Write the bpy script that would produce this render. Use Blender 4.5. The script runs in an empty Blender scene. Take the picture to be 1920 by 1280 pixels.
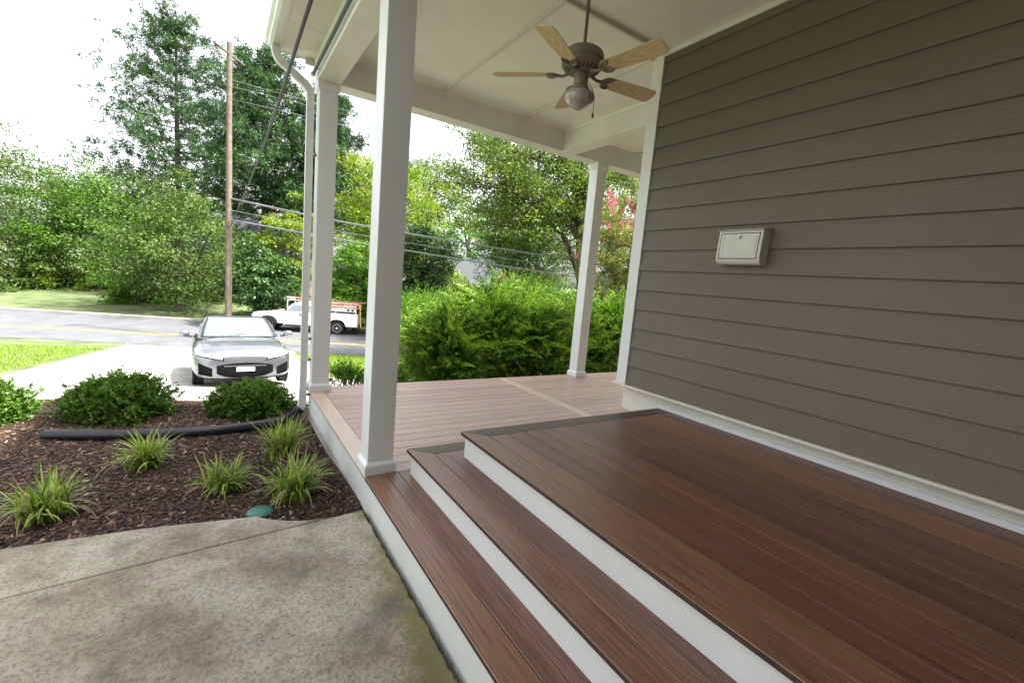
import bpy, bmesh, math, random
import numpy as np
from mathutils import Vector, Matrix

random.seed(7)
rng = np.random.default_rng(7)
scn = bpy.context.scene
col = scn.collection

# ------------------------------------------------------------------ camera
CAM = np.array([-.8201, -5.2839, 1.3953])
YAW, PITCH, ROLL, FPX = -.5792, -.1304, .0865, 841.987      # focal length in pixels of a 1920 wide picture


def cam_axes():
    cy, sy = math.cos(YAW), math.sin(YAW)
    fw = np.array([-sy * math.cos(PITCH), cy * math.cos(PITCH), math.sin(PITCH)])
    r = np.array([cy, sy, 0.0])
    u = np.cross(r, fw)
    c, s = math.cos(ROLL), math.sin(ROLL)
    return np.array([c * r + s * u, -s * r + c * u, fw])


AX = cam_axes()
cd = bpy.data.cameras.new('camera')
cam = bpy.data.objects.new('camera', cd)
col.objects.link(cam)
m = Matrix.Identity(4)
for i in range(3):
    m[i][0], m[i][1], m[i][2], m[i][3] = AX[0][i], AX[1][i], -AX[2][i], CAM[i]
cam.matrix_world = m
cd.sensor_fit = 'HORIZONTAL'
cd.sensor_width = 36
cd.lens = FPX / 1920 * 36
cd.clip_start = .05
cd.clip_end = 3000
scn.camera = cam

# ------------------------------------------------------------------ sky, sun, exposure
SUN_AZ, SUN_EL = math.radians(128), math.radians(58)       # azimuth from +Y towards +X
w = bpy.data.worlds.new('World')
scn.world = w
w.use_nodes = True
nt = w.node_tree
nt.nodes.clear()
sky = nt.nodes.new('ShaderNodeTexSky')
sky.sky_type = 'NISHITA'
sky.sun_disc = False
sky.sun_elevation = SUN_EL
sky.sun_rotation = SUN_AZ
sky.air_density = 1.0
sky.dust_density = 4.0
sky.ozone_density = 1.0
hs = nt.nodes.new('ShaderNodeHueSaturation')
hs.inputs['Saturation'].default_value = .22
bg = nt.nodes.new('ShaderNodeBackground')
bg.inputs[1].default_value = .15
wo = nt.nodes.new('ShaderNodeOutputWorld')
nt.links.new(sky.outputs[0], hs.inputs['Color'])
nt.links.new(hs.outputs[0], bg.inputs[0])
nt.links.new(bg.outputs[0], wo.inputs[0])

sl = bpy.data.lights.new('sun', 'SUN')
sl.energy = 4.0
sl.angle = math.radians(2.5)
sl.color = (1, .96, .9)
so = bpy.data.objects.new('sun', sl)
col.objects.link(so)
sdir = Vector((math.sin(SUN_AZ) * math.cos(SUN_EL), math.cos(SUN_AZ) * math.cos(SUN_EL), math.sin(SUN_EL)))
so.rotation_euler = sdir.to_track_quat('Z', 'Y').to_euler()
so.location = (0, 0, 30)

scn.view_settings.view_transform = 'Standard'
scn.view_settings.look = 'None'
scn.view_settings.gamma = 1
scn.view_settings.use_curve_mapping = False
scn.view_settings.exposure = 2.15
scn.render.engine = 'CYCLES'
scn.cycles.max_bounces = 8
scn.cycles.diffuse_bounces = 5
scn.cycles.transparent_max_bounces = 8


# ------------------------------------------------------------------ pixel helpers (photo pixels, 1920 x 1280)
def ray(x, y):
    return AX.T @ np.array([(x - 960) / FPX, (640 - y) / FPX, 1])


def dep(x, y, d):
    return CAM + d * ray(x, y)


def onz(x, y, z):
    r = ray(x, y)
    return CAM + (z - CAM[2]) / r[2] * r


def ony(x, y, Y):
    r = ray(x, y)
    return CAM + (Y - CAM[1]) / r[1] * r


# ------------------------------------------------------------------ materials
def newmat(name):
    mt = bpy.data.materials.new(name)
    mt.use_nodes = True
    n = mt.node_tree
    n.nodes.clear()
    out = n.nodes.new('ShaderNodeOutputMaterial')
    p = n.nodes.new('ShaderNodeBsdfPrincipled')
    n.links.new(p.outputs[0], out.inputs[0])
    return mt, n, p, out


def N(n, t, **kw):
    nd = n.nodes.new(t)
    for k, v in kw.items():
        if k.startswith('i_'):
            nd.inputs[k[2:].replace('_', ' ')].default_value = v
        else:
            setattr(nd, k, v)
    return nd


def ramp(n, src, stops):
    r = n.nodes.new('ShaderNodeValToRGB')
    e = r.color_ramp.elements
    while len(e) > 1:
        e.remove(e[-1])
    e[0].position = stops[0][0]
    e[0].color = (*stops[0][1], 1)
    for p, c in stops[1:]:
        x = e.new(p)
        x.color = (*c, 1)
    n.links.new(src, r.inputs[0])
    return r.outputs[0]


def mixc(n, fac, a, b, mode='MIX'):
    mx = n.nodes.new('ShaderNodeMix')
    mx.data_type = 'RGBA'
    mx.blend_type = mode
    for s, v in ((mx.inputs[0], fac), (mx.inputs[6], a), (mx.inputs[7], b)):
        if isinstance(v, (int, float)):
            s.default_value = v
        elif isinstance(v, tuple):
            s.default_value = (*v, 1)
        else:
            n.links.new(v, s)
    return mx.outputs[2]


def noise(n, vec, scale, detail=4, rough=.55):
    x = N(n, 'ShaderNodeTexNoise')
    x.inputs['Scale'].default_value = scale
    x.inputs['Detail'].default_value = detail
    x.inputs['Roughness'].default_value = rough
    if vec is not None:
        n.links.new(vec, x.inputs['Vector'])
    return x.outputs[0]


def pos(n):
    return n.nodes.new('ShaderNodeNewGeometry').outputs['Position']


def mapping(n, vec, scale, off=None):
    mp = n.nodes.new('ShaderNodeMapping')
    mp.inputs['Scale'].default_value = scale
    n.links.new(vec, mp.inputs['Vector'])
    if off is not None:
        n.links.new(off, mp.inputs['Location'])
    return mp.outputs[0]


def bump(n, p, h, strength=.3, dist=.005):
    b = n.nodes.new('ShaderNodeBump')
    b.inputs['Strength'].default_value = strength
    b.inputs['Distance'].default_value = dist
    n.links.new(h, b.inputs['Height'])
    n.links.new(b.outputs[0], p.inputs['Normal'])


def mathn(n, op, a, b=None):
    x = n.nodes.new('ShaderNodeMath')
    x.operation = op
    for i, v in enumerate((a, b)):
        if v is None:
            continue
        if isinstance(v, (int, float)):
            x.inputs[i].default_value = v
        else:
            n.links.new(v, x.inputs[i])
    return x.outputs[0]


def rnd_off(n):
    oi = n.nodes.new('ShaderNodeObjectInfo')
    cx = n.nodes.new('ShaderNodeCombineXYZ')
    n.links.new(mathn(n, 'MULTIPLY', oi.outputs['Random'], 37.0), cx.inputs[0])
    n.links.new(mathn(n, 'MULTIPLY', oi.outputs['Random'], 91.0), cx.inputs[1])
    return oi.outputs['Random'], cx.outputs[0]


def plain(name, c, rough=.5, metal=0, spec=.5, var=.12, scale=6, coat=0, bmp=0):
    mt, n, p, o = newmat(name)
    P = pos(n)
    k = noise(n, P, scale, 5)
    lo = tuple(max(0, x * (1 - var)) for x in c)
    hi = tuple(min(1, x * (1 + var)) for x in c)
    n.links.new(ramp(n, k, [(.3, lo), (.7, hi)]), p.inputs['Base Color'])
    p.inputs['Roughness'].default_value = rough
    p.inputs['Metallic'].default_value = metal
    p.inputs['Specular IOR Level'].default_value = spec
    p.inputs['Coat Weight'].default_value = coat
    p.inputs['Coat Roughness'].default_value = .05
    if bmp:
        bump(n, p, noise(n, P, scale * 12, 4), bmp, .004)
    return mt


def paint(name, c, rough=.45, dirt=(.35, .32, .22), amount=.25, fine=.15):
    mt, n, p, o = newmat(name)
    P = pos(n)
    a = noise(n, P, 1.7, 6, .62)
    b = noise(n, P, 55, 3)
    base = mixc(n, ramp(n, a, [(.42, (0, 0, 0)), (.78, (amount,) * 3)]), c, dirt)
    specks = ramp(n, b, [(.70, (0, 0, 0)), (.78, (fine,) * 3)])
    base = mixc(n, specks, base, dirt)
    n.links.new(base, p.inputs['Base Color'])
    p.inputs['Roughness'].default_value = rough
    p.inputs['Specular IOR Level'].default_value = .4
    bump(n, p, noise(n, P, 90, 3), .06, .002)
    return mt


MAT = {}
MAT['white'] = paint('white_paint', (.79, .805, .815), .4, amount=.12, fine=.08)
MAT['riser'] = paint('riser_board', (.76, .77, .74), .45, dirt=(.45, .43, .36), amount=.18, fine=.3)
MAT['ceiling'] = paint('ceiling_paint', (.855, .84, .785), .6, dirt=(.5, .44, .33), amount=.22, fine=.35)
MAT['trim'] = paint('trim_paint', (.80, .795, .77), .5, dirt=(.42, .38, .27), amount=.25, fine=.25)
MAT['soffit'] = paint('soffit_paint', (.70, .68, .62), .55, dirt=(.4, .38, .28), amount=.3, fine=.5)
MAT['skirt'] = paint('skirt_board', (.76, .75, .68), .5, dirt=(.45, .40, .28), amount=.35, fine=.5)
MAT['gutter'] = paint('gutter_metal', (.74, .75, .73), .35, dirt=(.35, .38, .30), amount=.3)
mt, n, p, o_ = newmat('fascia_board_paint')
P_ = pos(n)
sz_ = n.nodes.new('ShaderNodeSeparateXYZ')
n.links.new(P_, sz_.inputs[0])
low_ = mathn(n, 'ADD', mathn(n, 'MULTIPLY', mathn(n, 'ADD', sz_.outputs[2], .22), -7.0), mathn(n, 'MULTIPLY', noise(n, P_, 30, 5, .7), 1.1))
bs_ = mixc(n, ramp(n, noise(n, P_, 2.2, 6, .6), [(.4, (0, 0, 0)), (.8, (.25,) * 3)]), (.76, .77, .73), (.46, .45, .36))
bs_ = mixc(n, ramp(n, low_, [(.75, (0, 0, 0)), (1.6, (.55,) * 3)]), bs_, (.20, .15, .10))
n.links.new(bs_, p.inputs['Base Color'])
p.inputs['Roughness'].default_value = .45
MAT['fascia'] = mt
MAT['black'] = plain('black_rubber', (.016, .017, .022), .4)
MAT['blackplastic'] = plain('black_plastic', (.012, .012, .013), .45)
MAT['tyre'] = plain('tyre_rubber', (.02, .02, .021), .75, bmp=.2)
MAT['conduit'] = plain('green_conduit', (.03, .055, .05), .45)
MAT['dark'] = plain('dark_void', (.03, .027, .022), .9)


def wood_mat(name, cols, rough=(.36, .55), spec=.5, grain=1.0, cupped=.5, coat=0):
    mt, n, p, o = newmat(name)
    tc = n.nodes.new('ShaderNodeTexCoord').outputs['Object']
    r, off = rnd_off(n)
    v1 = mapping(n, tc, (.55, 11, 11), off)
    v2 = mapping(n, tc, (2.6, 105, 105), off)
    v3 = mapping(n, tc, (6, 260, 260), off)
    a = noise(n, v1, 1.0, 6, .68)
    b = noise(n, v2, 1.0, 5, .65)
    c = noise(n, v3, 1.0, 2, .6)
    # per-board tone plus long streaks
    t = mathn(n, 'ADD', mathn(n, 'MULTIPLY', r, .36), mathn(n, 'MULTIPLY', a, .68))
    base = ramp(n, t, [(.26, cols[0]), (.42, cols[1]), (.55, cols[2]), (.70, cols[3])])
    base = mixc(n, ramp(n, b, [(.36, (.8 * grain,) * 3), (.56, (0, 0, 0))]), base, tuple(x * .35 for x in cols[0]))
    base = mixc(n, ramp(n, c, [(.62, (0, 0, 0)), (.74, (.22 * grain,) * 3)]), base, (.30, .20, .145))
    n.links.new(base, p.inputs['Base Color'])
    rr = n.nodes.new('ShaderNodeMapRange')
    rr.inputs[3].default_value, rr.inputs[4].default_value = rough
    n.links.new(b, rr.inputs[0])
    n.links.new(rr.outputs[0], p.inputs['Roughness'])
    p.inputs['Specular IOR Level'].default_value = spec
    p.inputs['Coat Weight'].default_value = coat
    p.inputs['Coat Roughness'].default_value = .42
    hh = mathn(n, 'ADD', mathn(n, 'MULTIPLY', b, .55), mathn(n, 'MULTIPLY', c, .4))
    sp = n.nodes.new('ShaderNodeSeparateXYZ')
    n.links.new(tc, sp.inputs[0])
    cup = mathn(n, 'MULTIPLY', mathn(n, 'POWER', mathn(n, 'ABSOLUTE', mathn(n, 'MULTIPLY', sp.outputs[1], 14.3)), 2.0), -cupped)
    bump(n, p, mathn(n, 'ADD', hh, cup), .5, .0022)
    return mt


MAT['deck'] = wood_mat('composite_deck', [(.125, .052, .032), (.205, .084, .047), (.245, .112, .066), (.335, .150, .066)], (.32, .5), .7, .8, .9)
MAT['deck_low_glare'] = wood_mat('composite_deck_glare', [(.27, .125, .085), (.36, .175, .122), (.41, .215, .15), (.45, .25, .17)], (.46, .60), 1.0, .8, 1.2, 1.0)  # base colour paled to carry sky glare; same composite as the upper deck
MAT['deck_edge'] = wood_mat('composite_border', [(.06, .034, .025), (.085, .046, .033), (.11, .06, .043), (.135, .075, .052)])
MAT['tread'] = wood_mat('composite_tread', [(.115, .048, .032), (.175, .073, .046), (.21, .094, .058), (.25, .115, .064)], (.34, .5), .75)
MAT['nose'] = wood_mat('composite_nosing', [(.16, .062, .040), (.215, .090, .055), (.25, .112, .068), (.285, .135, .070)], (.32, .46), .75)
MAT['border_low_glare'] = wood_mat('composite_border_glare', [(.46, .30, .20), (.51, .345, .235), (.55, .385, .275), (.58, .41, .295)], (.36, .46), 1.0, .5, .3, 1.0)  # lighter base stands in for glare on the border and divider boards


MAT['core'] = plain('board_side_dark', (.055, .028, .018), .7, var=.3, scale=20)  # darker tone for the edge and under faces of nosing and end boards


def siding_mat():
    mt, n, p, o = newmat('fibre_cement_siding')
    tc = n.nodes.new('ShaderNodeTexCoord').outputs['Object']
    r, off = rnd_off(n)
    v = mapping(n, tc, (2.6, 9, 34), off)
    d = noise(n, v, 1.2, 4, .6)
    wv = N(n, 'ShaderNodeTexWave', wave_type='BANDS', bands_direction='Z')
    wv.inputs['Scale'].default_value = 1.0
    wv.inputs['Distortion'].default_value = 14
    wv.inputs['Detail'].default_value = 3
    wv.inputs['Detail Scale'].default_value = .6
    n.links.new(mapping(n, tc, (1.1, 1, 13), off), wv.inputs['Vector'])
    k = noise(n, pos(n), 1.1, 5)
    base = ramp(n, k, [(.3, (.145, .130, .100)), (.7, (.170, .153, .118))])
    base = mixc(n, mathn(n, 'MULTIPLY', r, .22), base, (.125, .112, .086))
    specks = ramp(n, noise(n, pos(n), 130, 2), [(.72, (0, 0, 0)), (.8, (.25,) * 3)])
    base = mixc(n, specks, base, (.2, .19, .16))
    n.links.new(base, p.inputs['Base Color'])
    p.inputs['Roughness'].default_value = .55
    p.inputs['Specular IOR Level'].default_value = .4
    h = mathn(n, 'ADD', mathn(n, 'MULTIPLY', wv.outputs[1], .30), d)
    bump(n, p, h, .55, .0032)
    return mt


MAT['siding'] = siding_mat()


def concrete_mat(name, cols, moss=False, scale=1.0):
    mt, n, p, o = newmat(name)
    P = pos(n)
    a = noise(n, P, 2.6 * scale, 7, .62)
    b = noise(n, P, 62 * scale, 6, .75)
    c = noise(n, P, 330 * scale, 3, .6)
    base = ramp(n, a, [(.30, cols[0]), (.46, cols[1]), (.58, cols[2]), (.72, cols[3])])
    base = mixc(n, ramp(n, b, [(.34, (.7,) * 3), (.54, (0, 0, 0))]), base, tuple(x * .45 for x in cols[0]))
    base = mixc(n, ramp(n, c, [(.62, (0, 0, 0)), (.72, (.6,) * 3)]), base, (.62, .60, .54))
    base = mixc(n, ramp(n, c, [(.32, (.8,) * 3), (.41, (0, 0, 0))]), base, (.09, .08, .06))
    if moss:
        sx = n.nodes.new('ShaderNodeSeparateXYZ')
        n.links.new(P, sx.inputs[0])
        g = noise(n, P, 5.5, 6, .65)
        # algae stain: a band along the step, broken up, growing toward the walk's house end
        edge = mathn(n, 'ADD', mathn(n, 'MULTIPLY', sx.outputs[0], 3.0), mathn(n, 'MULTIPLY', g, 1.9))
        edge = mathn(n, 'ADD', edge, mathn(n, 'MULTIPLY', mathn(n, 'ADD', sx.outputs[1], 3.0), -.35))
        base = mixc(n, ramp(n, edge, [(.48, (0, 0, 0)), (1.0, (.8,) * 3)]), base, (.20, .175, .040))
        q = noise(n, P, 3.6, 5, .6)
        base = mixc(n, ramp(n, q, [(.52, (0, 0, 0)), (.72, (.7,) * 3)]), base, (.15, .135, .105))
    n.links.new(base, p.inputs['Base Color'])
    p.inputs['Roughness'].default_value = .9
    p.inputs['Specular IOR Level'].default_value = .25
    bump(n, p, mathn(n, 'ADD', b, mathn(n, 'MULTIPLY', c, .7)), .9, .009)
    return mt


MAT['concrete'] = concrete_mat('old_concrete', [(.27, .23, .165), (.44, .39, .295), (.56, .51, .40), (.68, .64, .535)], True)
MAT['driveway'] = concrete_mat('driveway_concrete', [(.28, .265, .23), (.36, .345, .31), (.42, .405, .37), (.46, .445, .41)], scale=.5)
MAT['asphalt'] = concrete_mat('asphalt', [(.085, .09, .10), (.10, .105, .115), (.115, .12, .13), (.13, .135, .145)], scale=.4)
MAT['kerb'] = concrete_mat('kerb_concrete', [(.26, .25, .22), (.33, .31, .28), (.38, .36, .33), (.42, .4, .37)], scale=.6)
MAT['yellow'] = plain('road_yellow', (.62, .36, .05), .7, var=.25)
MAT['soil'] = plain('mulch_soil', (.045, .027, .019), .95, var=.5, scale=14, bmp=.8)
MAT['ground'] = plain('yard_ground', (.075, .10, .032), .95, var=.5, scale=.8, bmp=.5)
MAT['brick'] = None


def brick_mat():
    mt, n, p, o = newmat('far_brick')
    tc = n.nodes.new('ShaderNodeTexCoord').outputs['Object']
    b = N(n, 'ShaderNodeTexBrick')
    b.inputs['Color1'].default_value = (.30, .075, .04, 1)
    b.inputs['Color2'].default_value = (.20, .055, .035, 1)
    b.inputs['Mortar'].default_value = (.33, .28, .24, 1)
    b.inputs['Scale'].default_value = 4.5
    b.inputs['Mortar Size'].default_value = .012
    rot = N(n, 'ShaderNodeMapping')
    rot.inputs['Rotation'].default_value = (math.pi / 2, 0, 0)
    n.links.new(tc, rot.inputs['Vector'])
    n.links.new(rot.outputs[0], b.inputs['Vector'])
    n.links.new(b.outputs[0], p.inputs['Base Color'])
    p.inputs['Roughness'].default_value = .9
    return mt


MAT['brick'] = brick_mat()
MAT['shingle'] = plain('roof_shingle', (.08, .085, .10), .9, var=.3, scale=9, bmp=.5)
MAT['shingle_pale'] = plain('pale_roof', (.055, .064, .066), .9, var=.2, scale=7, bmp=.4)


def chip_mat():
    mt, n, p, o = newmat('bark_chips')
    at = N(n, 'ShaderNodeAttribute', attribute_name='var')
    n.links.new(ramp(n, at.outputs['Fac'], [(0, (.018, .010, .007)), (.45, (.058, .028, .018)), (.75, (.105, .052, .031)), (.93, (.19, .11, .07)), (1, (.38, .29, .20))]), p.inputs['Base Color'])
    p.inputs['Roughness'].default_value = .85
    return mt


MAT['chips'] = chip_mat()


def leaf_mat(name, stops, trans=.35, rough=.5, spec=.22):
    stops = [(p, (c[0] * 1.12, c[1] * 1.15, c[2] * .8)) for p, c in stops] if 'blossom' not in name and 'variegated' not in name else stops
    mt, n, p, out = newmat(name)
    at = N(n, 'ShaderNodeAttribute', attribute_name='var')
    c = ramp(n, at.outputs['Fac'], stops)
    n.links.new(c, p.inputs['Base Color'])
    p.inputs['Roughness'].default_value = rough
    p.inputs['Specular IOR Level'].default_value = spec
    tr = n.nodes.new('ShaderNodeBsdfTranslucent')
    n.links.new(mixc(n, 1.0, c, (1, .9, 1) if 'blossom' in name else (1.25, 1.35, .55), 'MULTIPLY'), tr.inputs[0])
    mx = n.nodes.new('ShaderNodeMixShader')
    mx.inputs[0].default_value = trans
    n.links.new(p.outputs[0], mx.inputs[1])
    n.links.new(tr.outputs[0], mx.inputs[2])
    n.links.new(mx.outputs[0], out.inputs[0])
    return mt


LEAF = {
    'pine': leaf_mat('pine_needles', [(0, (.012, .032, .018)), (.5, (.028, .066, .028)), (1, (.062, .115, .045))], .15),
    'yellow': leaf_mat('yellow_green_leaf', [(0, (.06, .11, .016)), (.5, (.13, .19, .025)), (1, (.24, .27, .05))], .4),
    'bright': leaf_mat('bright_green_leaf', [(0, (.03, .085, .012)), (.5, (.065, .15, .018)), (1, (.13, .22, .035))], .4),
    'dark': leaf_mat('dark_green_leaf', [(0, (.012, .036, .014)), (.5, (.03, .072, .022)), (1, (.07, .12, .04))], .22, .4, .3),
    'mid': leaf_mat('mid_green_leaf', [(0, (.026, .055, .018)), (.5, (.058, .10, .028)), (1, (.11, .155, .055))], .35),
    'oak': leaf_mat('oak_leaf', [(0, (.026, .052, .014)), (.5, (.075, .12, .025)), (1, (.17, .20, .05))], .35),
    'hedge': leaf_mat('hedge_leaf', [(0, (.012, .036, .010)), (.35, (.042, .098, .016)), (.7, (.105, .195, .026)), (1, (.25, .31, .055))], .38, .4),
    'myrtle': leaf_mat('myrtle_leaf', [(0, (.07, .095, .028)), (.5, (.125, .15, .045)), (1, (.24, .20, .08))], .35),
    'pink': leaf_mat('pink_blossom', [(0, (.42, .05, .10)), (.5, (.60, .13, .20)), (1, (.70, .30, .36))], .3, .6, .2),
    'box': leaf_mat('boxwood_leaf', [(0, (.035, .09, .014)), (.5, (.075, .155, .024)), (.85, (.09, .17, .035)), (1, (.22, .15, .05))], .25, .4, .3),
    'grass': leaf_mat('lawn_grass', [(0, (.09, .16, .02)), (.5, (.14, .24, .025)), (1, (.24, .30, .06))], .35),
    'liriope': leaf_mat('variegated_blade', [(0, (.30, .23, .13)), (.12, (.22, .18, .10)), (.14, (.045, .11, .02)), (.5, (.16, .27, .035)), (.78, (.32, .42, .07)), (.86, (.55, .60, .24)), (1, (.66, .68, .36))], .3),
}
MAT['bark'] = plain('bark', (.055, .045, .036), .95, var=.45, scale=7, bmp=.8)
MAT['barkpale'] = plain('pale_bark', (.17, .13, .10), .9, var=.4, scale=9, bmp=.6)
MAT['bundle'] = plain('cable_bundle_grey', (.14, .15, .16), .6)
MAT['cable'] = plain('cable_black', (.012, .013, .018), .5)
MAT['wire'] = plain('wire_grey', (.16, .17, .18), .5)
MAT['pole'] = plain('pole_timber', (.13, .10, .075), .9, var=.3, scale=5)


# ------------------------------------------------------------------ mesh helpers
def link(name, me, mat=None, parent=None):
    o = bpy.data.objects.new(name, me)
    col.objects.link(o)
    if mat is not None:
        me.materials.clear()
        me.materials.append(MAT[mat] if isinstance(mat, str) else mat)
    if parent is not None:
        o.parent = parent
    return o


def tag(o, label, cat, group=None):
    o['label'] = label
    o['category'] = cat
    if group:
        o['group'] = group
    return o


def thing(name, label, cat, loc=(0, 0, 0), rotz=0, group=None):
    o = bpy.data.objects.new(name, None)
    col.objects.link(o)
    o.location = loc
    o.rotation_euler = (0, 0, rotz)
    o.empty_display_size = .2
    return tag(o, label, cat, group)


def struct(o):
    o['kind'] = 'structure'
    return o


def fast_mesh(name, V, F, var=None, smooth=False):
    """V (n,3), F (m,k) arrays, k = 3 or 4"""
    V = np.asarray(V, dtype=np.float32)
    F = np.asarray(F, dtype=np.int32)
    me = bpy.data.meshes.new(name)
    k = F.shape[1]
    me.vertices.add(len(V))
    me.vertices.foreach_set('co', V.ravel())
    me.loops.add(F.size)
    me.loops.foreach_set('vertex_index', F.ravel())
    me.polygons.add(len(F))
    me.polygons.foreach_set('loop_start', np.arange(0, F.size, k, dtype=np.int32))
    me.polygons.foreach_set('loop_total', np.full(len(F), k, dtype=np.int32))
    if smooth:
        me.polygons.foreach_set('use_smooth', np.ones(len(F), dtype=bool))
    if var is not None:
        a = me.attributes.new('var', 'FLOAT', 'POINT')
        a.data.foreach_set('value', np.asarray(var, dtype=np.float32))
    me.update(calc_edges=True)
    return me


class MB:
    """collects shapes into one mesh"""

    def __init__(s):
        s.v = []
        s.f = []

    def add(s, v, f):
        o = len(s.v)
        s.v += [tuple(map(float, p)) for p in v]
        s.f += [tuple(i + o for i in q) for q in f]
        return s

    def box(s, x0, x1, y0, y1, z0, z1):
        return s.add([(x0, y0, z0), (x1, y0, z0), (x1, y1, z0), (x0, y1, z0), (x0, y0, z1), (x1, y0, z1), (x1, y1, z1), (x0, y1, z1)],
                     [(0, 3, 2, 1), (4, 5, 6, 7), (0, 1, 5, 4), (1, 2, 6, 5), (2, 3, 7, 6), (3, 0, 4, 7)])

    def prism(s, pts, axis, a, b):
        """polygon pts (2d) extruded along axis 0/1/2 from a to b"""
        def mk(p, t):
            if axis == 0:
                return (t, p[0], p[1])
            if axis == 1:
                return (p[0], t, p[1])
            return (p[0], p[1], t)
        n = len(pts)
        v = [mk(p, a) for p in pts] + [mk(p, b) for p in pts]
        f = [tuple(range(n))[::-1], tuple(range(n, 2 * n))] + [(i, (i + 1) % n, n + (i + 1) % n, n + i) for i in range(n)]
        return s.add(v, f)

    def tube(s, pts, r, seg=8, cap=True):
        pts = [np.array(p, float) for p in pts]
        rs = r if isinstance(r, (list, tuple, np.ndarray)) else [r] * len(pts)
        v = []
        up = None
        for i, p in enumerate(pts):
            d = pts[min(i + 1, len(pts) - 1)] - pts[max(i - 1, 0)]
            d = d / (np.linalg.norm(d) + 1e-9)
            if up is None:
                a = np.array([0, 0, 1.0]) if abs(d[2]) < .9 else np.array([1.0, 0, 0])
                up = np.cross(d, a)
            up = up - d * (up @ d)
            up = up / (np.linalg.norm(up) + 1e-9)
            b = np.cross(d, up)
            for k in range(seg):
                t = 2 * math.pi * k / seg
                v.append(p + rs[i] * (math.cos(t) * up + math.sin(t) * b))
        f = []
        for i in range(len(pts) - 1):
            for k in range(seg):
                f.append((i * seg + k, i * seg + (k + 1) % seg, (i + 1) * seg + (k + 1) % seg, (i + 1) * seg + k))
        if cap:
            f.append(tuple(range(seg))[::-1])
            f.append(tuple(range((len(pts) - 1) * seg, len(pts) * seg)))
        return s.add(v, f)

    def lathe(s, prof, c=(0, 0, 0), seg=32, axis=2):
        v = []
        for r, h in prof:
            for k in range(seg):
                t = 2 * math.pi * k / seg
                a, b = r * math.cos(t), r * math.sin(t)
                q = (a, b, h) if axis == 2 else ((h, a, b) if axis == 0 else (b, h, a))
                v.append((c[0] + q[0], c[1] + q[1], c[2] + q[2]))
        f = []
        for i in range(len(prof) - 1):
            for k in range(seg):
                f.append((i * seg + k, i * seg + (k + 1) % seg, (i + 1) * seg + (k + 1) % seg, (i + 1) * seg + k))
        f.append(tuple(range(seg))[::-1])
        f.append(tuple(range((len(prof) - 1) * seg, len(prof) * seg)))
        return s.add(v, f)

    def build(s, name, mat, parent=None, origin=None, smooth=None, bevel=0, seg=1):
        me = bpy.data.meshes.new(name)
        o = np.array(origin if origin is not None else (0, 0, 0), float)
        me.from_pydata([tuple(np.array(p) - o) for p in s.v], [], s.f)
        bm = bmesh.new()
        bm.from_mesh(me)
        bmesh.ops.recalc_face_normals(bm, faces=bm.faces)
        if bevel:
            bmesh.ops.bevel(bm, geom=[e for e in bm.edges], offset=bevel, segments=seg, affect='EDGES', clamp_overlap=True)
        bm.to_mesh(me)
        bm.free()
        ob = link(name, me, mat, parent)
        if smooth is not None:
            for p in me.polygons:
                p.use_smooth = True
            try:
                me.set_sharp_from_angle(angle=math.radians(smooth))
            except Exception:
                pass
        return ob


def PB(x0, x1, y0, y1, z0, z1, name, mat, parent, bevel=.003, seg=1):
    """a bevelled box in world coordinates under a thing that stands at parent.location (no rotation)"""
    L = parent.location if parent is not None else (0, 0, 0)
    c = ((x0 + x1) / 2, (y0 + y1) / 2, (z0 + z1) / 2)
    ob = MB().box(x0, x1, y0, y1, z0, z1).build(name, mat, parent, origin=c, bevel=bevel, seg=seg)
    ob.location = (c[0] - L[0], c[1] - L[1], c[2] - L[2])
    return ob


def plank(pts, ztop, axis, name, mat, parent, th=.025, bevel=.0025):
    """deck board from a world xy outline; grain runs along axis"""
    L = parent.location
    c = np.mean(np.array(pts, float), axis=0)
    rot = 0 if axis == 'X' else math.pi / 2
    q = []
    for x, y in pts:
        dx, dy = x - c[0], y - c[1]
        q.append((dx, dy) if axis == 'X' else (dy, -dx))
    ob = MB().prism(q, 2, -th, 0).build(name, mat, parent, bevel=bevel)
    if mat in ('nose', 'deck_edge'):
        ob.data.materials.append(MAT['core'])
        for p in ob.data.polygons:
            if p.normal.z < .3:
                p.material_index = 1
    ob.rotation_euler = (0, 0, rot)
    ob.location = (c[0] - L[0], c[1] - L[1], ztop - L[2])
    return ob


def rect(x0, x1, y0, y1):
    return [(x0, y0), (x1, y0), (x1, y1), (x0, y1)]


# ------------------------------------------------------------------ terrain
MX, MY = .361, .932                       # direction from the house toward the road


def sdist(x, y):
    return MX * x + MY * y


def gz(x, y):
    s = sdist(x, y)
    z = np.interp(s, [.6, 2.2, 5.0, 17.2], [-.42, -.80, -1.25, -2.8])
    return z + np.clip(s - 27.5, 0, 45) * .045


def axis_pts(a, b, fine, n):
    c = np.sinh(np.linspace(-1, 1, n) * 4.2) / math.sinh(4.2)
    return c


gx = np.concatenate([np.linspace(-420, -40, 12, endpoint=False), np.linspace(-40, 60, 101), np.linspace(75, 460, 12)])
gy = np.concatenate([np.linspace(-60, -14, 8, endpoint=False), np.linspace(-14, 80, 142), np.linspace(95, 620, 12)])
GX, GY = np.meshgrid(gx, gy)
GZ = gz(GX, GY)
nx, ny = len(gx), len(gy)
V = np.stack([GX.ravel(), GY.ravel(), GZ.ravel()], 1)
ii = (np.arange(ny - 1)[:, None] * nx + np.arange(nx - 1)[None, :]).ravel()
struct(link('ground', fast_mesh('ground', V, np.stack([ii, ii + 1, ii + nx + 1, ii + nx], 1), smooth=True), 'ground'))


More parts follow.
